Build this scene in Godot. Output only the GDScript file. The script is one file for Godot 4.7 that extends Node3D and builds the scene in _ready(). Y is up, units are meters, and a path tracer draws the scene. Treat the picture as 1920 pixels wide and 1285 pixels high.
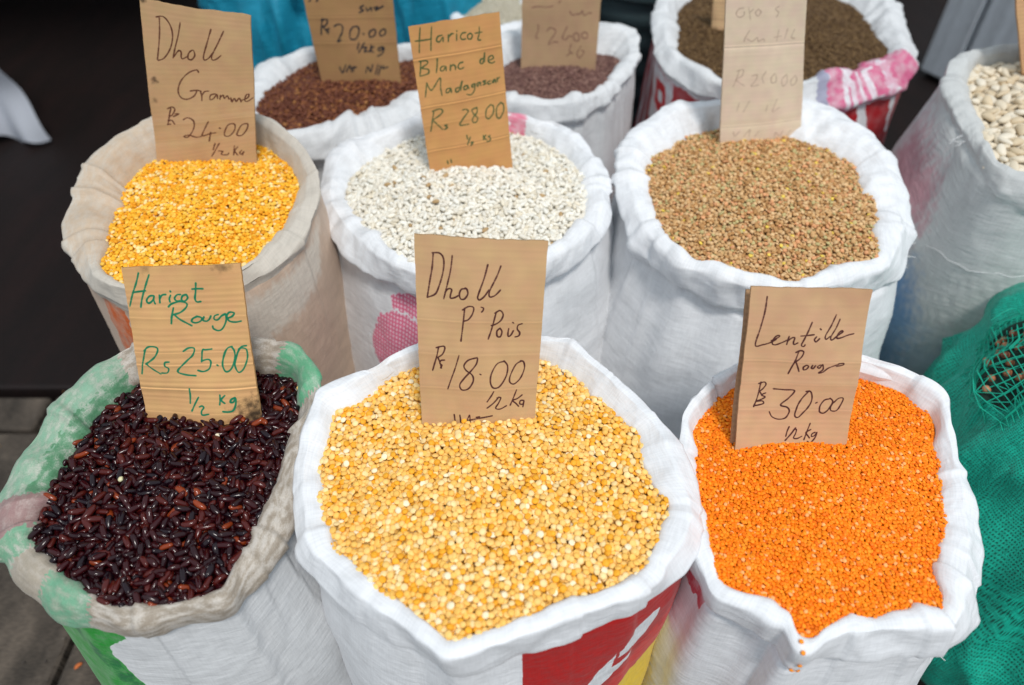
extends Node3D
# A market stall: open sacks of pulses with hand-lettered cardboard price cards. Units are metres, y up.
# SACK_SHAPE: per sack the plan of its mouth, every 3.75 degrees round its centre (starting at the back), in millimetres:
# ri / yi radius and height of the inner edge of the rolled rim, ro / yo of its outer edge.
# CARD_SHAPE: the four corners of each card and its pen strokes in thousandths of its width and height.
const SACK_SHAPE := {
	"kidney": {"c": Vector2(-0.391, -0.468), "ri": [150,151,151,151,152,152,152,152,152,148,143,137,134,132,129,127,124,122,121,120,119,118,117,117,116,117,118,119,120,120,123,127,131,134,138,137,136,136,135,136,136,137,138,140,142,145,147,151,156,160,162,163,165,166,169,171,174,178,181,173,163,159,155,151,147,143,141,139,136,134,132,130,132,134,137,139,141,143,146,151,156,161,166,171,177,182,180,175,170,166,163,160,157,154,151,150], "yi": [581,581,581,581,581,581,581,581,581,581,581,581,581,581,581,581,581,582,582,582,582,582,582,582,582,582,582,582,583,583,583,583,583,583,583,583,584,584,584,584,584,584,584,584,584,584,584,584,584,585,585,585,584,584,584,584,584,584,584,584,584,584,584,583,583,583,583,583,583,583,582,582,582,582,582,582,582,582,582,581,581,581,581,581,581,581,581,581,581,581,581,581,581,581,581,581], "ro": [170,169,169,169,171,175,178,181,181,179,176,174,172,169,167,165,164,162,161,160,159,159,159,159,160,161,163,165,167,167,167,167,167,167,167,166,166,165,164,163,163,164,166,169,171,171,171,172,172,173,174,175,177,178,181,183,186,190,193,185,184,182,180,178,175,173,170,168,166,164,162,162,163,164,165,166,169,174,179,184,189,193,196,198,200,201,202,201,196,191,186,182,179,175,172,170], "yo": [614,614,614,614,614,614,614,614,613,611,610,609,607,606,604,603,601,600,598,596,594,593,591,589,587,585,583,581,579,577,575,572,570,568,567,565,563,561,560,559,558,556,554,553,552,551,551,550,550,550,550,550,550,551,552,553,554,555,557,558,560,562,565,567,569,572,574,576,579,581,583,585,587,589,591,593,595,597,599,601,603,605,607,609,610,612,613,614,614,615,615,615,615,615,615,615]},
	"peas": {"c": Vector2(-0.019, -0.454), "ri": [177,175,174,177,179,182,184,187,189,191,192,192,192,192,193,194,195,205,208,204,200,197,195,193,192,190,188,187,186,186,187,188,188,184,181,179,178,178,177,178,178,179,182,186,190,196,194,189,183,180,176,174,173,171,170,171,174,177,180,186,190,191,193,190,189,190,191,193,193,189,179,171,170,168,166,169,173,176,173,169,166,166,166,167,167,169,172,174,177,179,181,183,183,181,180,178], "yi": [592,592,592,592,592,593,593,593,593,593,593,594,594,595,595,596,596,597,597,598,599,600,601,602,602,603,604,605,606,607,608,608,609,610,611,611,612,613,613,614,615,615,616,617,617,618,618,618,617,617,617,616,616,615,615,614,614,614,614,613,613,612,611,610,609,608,608,607,606,605,604,603,602,602,601,600,599,599,598,598,597,597,596,596,595,595,594,594,593,593,592,592,592,592,592,592], "ro": [189,187,186,189,191,194,196,199,201,203,204,204,204,208,214,221,229,235,230,225,223,221,220,219,218,217,217,216,215,216,216,216,214,210,207,205,202,200,199,198,197,196,194,198,202,208,206,201,195,192,188,187,187,186,186,187,189,191,194,198,202,204,209,214,219,221,223,222,221,221,220,218,216,214,212,207,203,199,197,195,193,191,189,191,192,193,194,198,202,206,202,198,195,193,192,190], "yo": [619,619,619,619,619,618,618,618,618,617,616,616,615,614,614,613,612,611,609,607,605,603,601,599,597,595,593,591,588,586,584,582,580,578,577,575,574,572,571,570,568,567,567,566,566,565,565,565,565,565,566,566,567,568,568,569,570,571,572,573,574,575,577,578,580,582,584,586,588,590,593,595,597,599,601,602,604,605,607,608,609,611,612,613,614,615,616,617,619,620,620,620,620,620,620,619]},
	"redlentil": {"c": Vector2(0.349, -0.448), "ri": [159,158,157,158,159,160,161,161,161,161,161,160,160,159,158,158,157,155,154,153,153,152,152,152,153,153,154,154,155,160,164,169,173,179,186,187,181,175,172,173,173,188,186,171,161,154,152,151,149,148,149,150,151,155,158,152,145,136,131,128,125,122,121,120,120,119,118,118,117,119,121,124,126,128,133,138,142,147,152,163,175,184,185,186,187,185,183,182,180,177,173,169,166,162,161,160], "yi": [581,581,581,581,581,581,581,581,581,581,581,582,582,582,582,582,582,583,583,583,583,584,584,584,584,585,585,585,585,586,586,586,587,587,587,588,588,588,588,588,589,589,589,589,589,589,589,589,588,588,588,588,588,588,588,588,588,587,587,587,587,586,586,586,586,586,585,585,585,585,585,584,584,584,584,584,583,583,583,583,582,582,582,582,581,581,581,581,581,581,581,581,581,581,581,581], "ro": [171,170,169,170,171,172,173,173,173,173,173,172,172,172,173,173,173,170,168,167,166,166,166,165,166,168,170,172,175,179,184,187,189,191,198,199,193,187,184,185,185,200,198,183,176,173,171,170,171,171,171,172,174,176,178,179,180,178,176,173,170,167,164,162,160,158,156,154,153,153,152,152,153,154,154,155,161,167,173,179,189,202,205,204,203,201,198,195,193,191,187,184,180,177,174,173], "yo": [609,609,609,609,608,608,607,607,606,605,604,603,602,600,599,598,596,594,592,590,588,586,584,582,580,577,575,573,570,568,565,562,559,557,554,552,550,549,548,546,545,543,540,541,541,541,541,541,541,541,541,541,541,542,542,543,544,546,549,551,553,556,558,561,563,565,567,570,572,574,576,578,580,582,584,586,588,590,592,595,597,600,602,604,605,606,608,608,609,610,610,610,610,610,610,610]},
	"chana": {"c": Vector2(-0.436, -0.839), "ri": [157,156,155,154,152,151,150,151,152,153,154,155,152,148,145,141,138,134,131,128,125,121,118,115,114,114,115,116,116,117,119,122,125,128,131,134,141,148,152,156,159,160,161,161,161,161,160,159,159,158,158,157,157,156,155,154,153,152,150,148,146,144,142,141,139,138,137,137,136,135,135,134,135,136,137,137,138,139,140,142,144,146,147,149,151,153,154,156,158,161,163,166,166,164,161,159], "yi": [683,682,682,682,682,682,682,682,682,682,682,681,681,681,681,680,680,680,679,679,679,679,678,678,678,678,677,677,677,677,676,676,676,675,675,675,674,674,673,673,673,673,672,672,672,672,672,672,672,672,672,672,672,672,673,673,673,673,673,674,674,674,675,675,675,676,676,676,677,677,677,678,678,678,678,679,679,679,680,680,680,680,681,681,681,681,682,682,682,682,682,683,683,683,683,683], "ro": [169,168,170,173,175,178,180,183,186,188,188,188,188,188,186,184,182,180,178,176,174,173,171,170,168,170,172,173,174,173,171,170,169,168,168,169,169,170,170,171,171,172,173,173,173,173,172,171,171,170,170,169,169,168,167,168,168,168,168,169,170,171,172,172,172,171,171,171,171,170,170,170,170,170,169,169,168,168,167,166,166,166,166,166,165,165,166,168,170,173,175,178,178,176,173,171], "yo": [729,730,730,730,730,730,730,729,728,728,726,724,722,721,718,715,713,710,707,705,702,699,696,693,690,687,684,681,678,675,672,670,667,664,661,659,656,653,651,649,647,645,644,642,642,641,641,640,640,641,642,642,643,643,645,646,648,650,651,654,656,658,661,663,666,669,672,675,678,681,684,687,690,693,696,699,702,704,707,709,711,713,715,717,719,720,722,723,724,725,726,727,728,728,728,729]},
	"haricot": {"c": Vector2(-0.072, -0.933), "ri": [207,207,206,206,206,205,205,201,198,194,191,190,190,190,189,189,188,187,187,186,185,185,184,183,181,180,177,175,172,170,168,165,165,165,166,166,166,170,173,177,180,183,185,188,190,192,193,195,196,197,197,196,196,195,194,193,192,191,190,189,189,189,189,189,188,188,188,187,187,187,186,186,187,188,189,190,191,193,195,197,198,200,202,202,203,204,206,207,210,213,214,213,212,210,209,208], "yi": [628,628,628,628,628,628,628,629,629,630,631,631,632,632,633,633,634,634,635,636,637,637,638,639,640,640,641,642,643,643,644,645,645,646,647,647,648,649,649,650,651,652,652,653,653,654,654,654,654,654,654,654,654,653,653,652,652,651,650,650,649,648,648,647,646,645,645,644,643,642,641,640,640,639,638,637,636,636,635,634,634,633,632,632,631,630,630,629,629,628,628,628,628,628,628,628], "ro": [219,219,218,218,218,217,217,213,210,208,210,213,216,223,232,241,241,239,238,235,232,229,227,224,222,219,217,216,214,212,211,209,207,205,204,203,202,201,199,198,197,195,197,200,202,204,205,207,208,209,209,208,208,207,206,205,204,203,202,203,206,208,211,214,216,218,221,222,222,222,222,223,224,225,226,227,228,227,226,226,228,230,232,233,234,234,233,223,222,225,226,225,224,222,221,220], "yo": [660,660,659,659,659,659,659,658,658,658,657,656,655,654,654,653,651,649,647,645,643,641,638,636,634,632,629,627,625,623,621,619,617,615,613,611,610,608,607,606,605,604,603,602,602,601,601,601,600,600,600,601,601,602,602,603,604,605,606,608,609,611,612,614,616,618,620,622,625,627,629,632,634,636,638,640,643,645,646,648,650,652,654,655,657,658,659,659,659,659,659,659,660,660,660,660]},
	"brown": {"c": Vector2(0.383, -0.949), "ri": [160,161,162,163,164,165,165,166,167,167,167,166,166,165,166,170,174,178,181,180,180,179,178,178,178,179,180,181,184,188,191,195,199,203,207,210,214,218,216,211,207,208,211,213,211,213,214,215,214,212,208,204,203,201,199,198,200,204,204,196,188,182,179,175,172,168,167,166,165,164,162,161,160,160,163,165,167,170,172,170,168,166,164,163,161,159,158,158,158,157,157,156,156,156,158,159], "yi": [648,648,648,648,648,647,647,647,647,647,647,647,647,646,646,646,646,646,646,645,645,645,644,644,644,643,643,643,642,642,642,641,641,641,640,640,639,639,639,639,638,638,638,638,637,637,637,637,637,637,637,638,638,638,638,638,639,639,639,639,640,640,641,641,641,642,642,642,643,643,643,643,644,644,644,645,645,645,645,646,646,646,646,646,647,647,647,647,647,647,647,647,647,647,647,648], "ro": [203,201,199,198,201,204,207,210,213,215,216,217,218,219,220,221,223,223,223,222,222,221,221,221,222,223,223,225,226,227,228,230,229,228,226,223,226,230,228,223,219,220,223,225,223,225,226,227,226,224,220,216,215,213,214,217,220,222,225,228,232,233,232,231,229,227,224,222,221,221,221,221,222,223,225,226,228,229,229,230,230,229,229,228,232,236,232,228,224,221,218,215,212,209,207,205], "yo": [684,683,683,683,682,682,681,681,681,679,678,676,674,672,670,667,665,662,659,655,652,648,645,641,637,633,630,625,621,617,613,609,605,601,597,595,592,589,587,585,583,581,579,578,577,576,575,575,575,575,575,576,576,577,578,579,581,582,584,587,589,592,596,600,605,609,613,618,622,626,629,633,637,641,645,649,652,656,659,663,666,668,671,674,676,679,680,682,683,683,684,684,685,685,685,684]},
	"redseed": {"c": Vector2(-0.288, -1.251), "ri": [166,166,166,166,169,171,174,176,179,179,178,176,174,172,171,169,167,165,166,166,167,167,168,169,169,171,172,174,175,177,178,180,181,184,187,189,192,195,192,187,179,165,152,138,129,121,113,104,96,88,81,81,81,81,81,81,81,81,81,81,81,81,81,81,81,81,81,81,82,89,97,104,112,119,126,135,147,159,170,180,186,191,197,203,203,202,202,197,189,181,174,167,167,167,166,166], "yi": [634,634,634,634,634,634,634,634,634,635,635,636,636,637,637,638,638,639,639,640,640,641,642,642,643,643,644,645,646,646,647,648,648,649,650,651,651,652,652,653,653,652,651,651,650,650,649,649,649,648,648,647,647,647,647,647,646,646,646,646,646,645,645,645,645,645,644,644,644,644,643,643,642,642,642,641,640,640,639,638,638,637,636,635,635,635,634,634,634,634,634,634,634,634,634,634], "ro": [178,178,178,178,181,183,186,188,191,191,195,199,202,204,206,208,210,213,215,212,210,207,204,202,201,201,200,199,199,198,199,199,200,200,201,201,204,207,204,199,191,187,184,181,178,175,172,168,165,162,159,155,154,153,153,152,152,151,151,150,151,154,157,161,164,167,170,173,178,182,187,192,196,201,204,206,208,210,212,213,214,214,215,215,215,214,214,209,201,196,191,185,180,179,178,178], "yo": [660,660,660,660,660,660,659,659,659,658,658,657,656,655,654,653,652,650,649,647,645,643,641,639,638,636,634,632,630,628,626,624,622,620,619,617,616,615,613,612,612,611,611,610,610,610,611,611,612,613,613,614,614,615,616,617,618,619,619,620,621,622,624,625,626,627,628,629,631,633,634,636,638,639,641,643,645,647,649,650,652,653,655,656,657,658,659,660,660,660,660,660,660,660,660,660]},
	"pinkseed": {"c": Vector2(0.093, -1.339), "ri": [90,91,92,93,94,95,96,97,98,99,100,101,102,104,105,106,107,109,110,112,113,115,116,118,119,122,124,126,128,131,133,135,137,139,141,144,146,148,145,143,140,138,135,133,131,129,127,125,123,120,119,117,115,113,111,109,107,106,104,102,101,101,100,100,99,99,98,98,97,98,102,105,108,112,115,119,122,126,129,132,131,131,130,127,119,111,109,107,105,103,101,99,97,95,93,90], "yi": [643,643,643,643,643,643,643,643,643,643,643,643,644,644,644,644,644,645,645,645,645,646,646,646,647,647,648,648,649,649,649,650,650,651,651,652,652,653,653,653,653,653,653,653,653,653,653,653,653,653,653,653,652,652,652,652,652,651,651,651,650,650,650,650,649,649,649,648,648,648,647,647,647,646,646,645,645,645,644,644,644,643,643,643,643,643,643,643,643,643,643,643,643,643,643,643], "ro": [149,149,149,149,149,149,149,149,150,150,150,151,151,152,153,154,155,156,156,156,156,156,156,156,157,158,159,160,161,162,163,164,164,165,165,166,166,166,166,164,163,161,160,158,155,153,150,147,144,141,139,137,135,133,131,128,127,127,126,126,125,125,124,124,123,123,123,125,127,129,132,134,137,142,146,151,155,160,167,174,182,189,193,192,191,190,184,178,173,169,166,163,160,157,154,151], "yo": [680,680,679,679,679,678,678,677,676,675,674,673,672,671,669,668,666,665,663,661,659,657,655,653,650,648,646,643,641,639,636,634,632,630,628,626,623,621,620,619,618,617,616,615,615,616,616,616,617,617,618,619,621,622,623,624,625,627,628,630,631,633,634,635,637,638,640,642,643,645,647,649,651,653,655,657,659,661,664,666,669,672,674,676,677,679,679,680,680,680,680,680,680,680,680,680]},
	"tinyseed": {"c": Vector2(0.546, -1.507), "ri": [232,232,233,233,233,233,233,230,228,225,223,220,218,216,214,212,211,209,208,206,205,203,202,200,204,210,216,222,228,234,241,247,253,256,259,261,266,272,278,279,276,272,268,263,256,248,241,233,227,222,217,212,209,209,209,209,209,209,209,210,213,215,218,221,224,219,213,207,202,199,200,201,202,203,205,206,209,212,215,218,221,224,228,232,236,240,245,247,245,243,241,239,237,234,232,232], "yi": [663,663,663,663,663,663,663,663,663,663,663,663,662,662,662,662,662,662,661,661,661,661,661,661,660,660,660,660,660,659,659,659,659,658,658,658,658,657,657,657,657,657,657,657,657,657,657,657,657,657,657,657,657,657,658,658,658,658,658,658,658,658,659,659,659,659,659,659,660,660,660,660,660,661,661,661,661,661,662,662,662,662,662,662,663,663,663,663,663,663,663,663,663,663,663,663], "ro": [263,262,261,261,260,259,258,258,259,259,259,259,260,260,260,260,259,257,256,255,253,252,254,256,259,261,263,269,276,282,288,293,296,300,304,304,304,301,294,291,288,284,280,277,274,271,268,265,264,265,266,268,268,269,269,270,271,273,278,282,284,282,279,276,274,271,269,267,264,262,260,258,262,265,269,273,277,280,285,289,293,297,302,303,301,298,296,293,291,287,283,279,275,271,267,264], "yo": [704,704,704,703,703,702,702,701,699,698,697,695,694,693,691,690,688,685,683,681,679,676,674,671,668,666,663,660,657,653,650,647,643,640,636,633,630,628,627,625,624,623,621,620,620,620,620,620,620,620,620,620,621,622,624,625,626,628,629,631,633,636,639,642,645,648,651,654,657,660,663,666,669,672,674,677,680,682,685,687,690,693,695,697,698,700,701,702,704,704,704,704,704,705,705,705]},
	"bigbean": {"c": Vector2(0.880, -1.072), "ri": [187,185,183,182,182,182,181,176,170,164,159,153,150,148,146,143,141,139,136,134,132,132,131,131,130,130,129,136,144,151,159,166,174,181,186,187,188,187,185,183,180,175,168,161,155,148,141,136,133,130,126,123,120,116,113,110,106,103,100,97,99,101,103,105,107,109,111,113,115,117,119,121,123,125,127,132,140,148,157,165,173,182,190,196,203,210,212,212,211,210,206,202,198,194,190,189], "yi": [693,693,692,692,692,692,692,692,691,691,691,690,690,690,689,689,689,688,688,688,687,687,687,686,686,686,685,685,684,684,683,683,682,682,681,681,680,680,680,679,679,679,679,679,680,680,680,680,680,681,681,681,681,682,682,682,682,682,683,683,683,683,684,684,684,684,685,685,685,685,686,686,686,686,687,687,687,688,688,689,689,690,690,691,691,692,692,692,692,693,693,693,693,693,693,693], "ro": [199,197,195,194,194,194,193,194,194,193,191,190,188,186,184,182,181,179,178,175,172,170,167,167,167,168,168,168,170,175,179,183,187,194,201,208,214,217,219,218,214,211,207,202,196,191,185,180,174,170,166,163,159,155,151,147,143,140,140,140,140,140,140,140,140,140,140,139,139,139,139,142,148,153,158,164,169,175,180,185,191,196,202,208,215,222,224,224,223,222,218,214,210,206,202,201], "yo": [725,725,725,724,724,723,723,722,721,720,718,717,715,713,711,710,708,706,704,701,699,697,695,692,690,688,685,683,681,678,675,672,670,666,662,659,655,653,650,648,647,646,645,646,646,647,648,649,650,651,653,654,656,658,659,661,663,664,666,668,669,671,673,674,676,678,680,681,683,685,686,688,691,693,695,697,700,702,704,706,709,711,713,716,718,720,721,722,723,724,725,725,725,725,725,725]},
	"rice": {"c": Vector2(-0.047, -1.666), "ri": [190,188,180,173,166,159,151,144,138,132,126,120,114,108,102,96,90,84,78,72,66,68,69,71,73,75,77,79,80,82,84,86,88,89,91,93,95,97,99,100,102,104,106,110,114,119,124,129,134,139,139,134,130,126,122,117,114,112,110,108,106,104,102,100,99,97,95,93,91,89,87,85,84,82,80,78,76,74,72,78,85,93,100,107,115,122,129,137,144,152,159,164,170,175,180,185], "yi": [634,634,635,635,635,636,636,637,637,638,638,639,639,640,640,641,641,642,642,643,643,643,644,644,644,645,645,645,646,646,646,647,647,647,648,648,648,648,649,649,649,650,650,650,651,651,651,652,652,653,653,652,652,651,651,650,650,650,649,649,649,648,648,648,647,647,647,646,646,646,645,645,645,644,644,644,643,643,643,642,641,641,640,640,639,639,638,638,637,637,636,636,635,635,635,634], "ro": [202,200,192,185,178,171,163,156,150,144,138,133,129,124,120,115,111,106,102,97,92,88,87,88,89,91,92,93,94,96,97,98,100,101,103,105,107,109,111,114,120,126,133,139,145,151,157,164,170,173,171,168,165,162,160,156,152,148,144,140,135,131,127,123,119,115,111,107,103,101,99,97,96,94,92,96,100,104,108,112,116,120,124,128,132,136,141,149,156,164,171,176,182,187,192,197], "yo": [660,660,659,659,658,658,657,657,656,656,655,654,654,653,652,652,651,650,650,649,648,648,647,647,646,646,645,645,644,643,643,642,642,641,641,640,640,639,639,638,637,636,635,635,634,633,632,631,631,630,631,631,632,632,633,633,634,635,636,636,637,638,639,639,640,641,642,642,643,644,645,645,646,647,648,648,649,650,650,651,651,652,653,653,654,655,655,656,657,657,657,658,658,659,659,659]},
}

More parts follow.
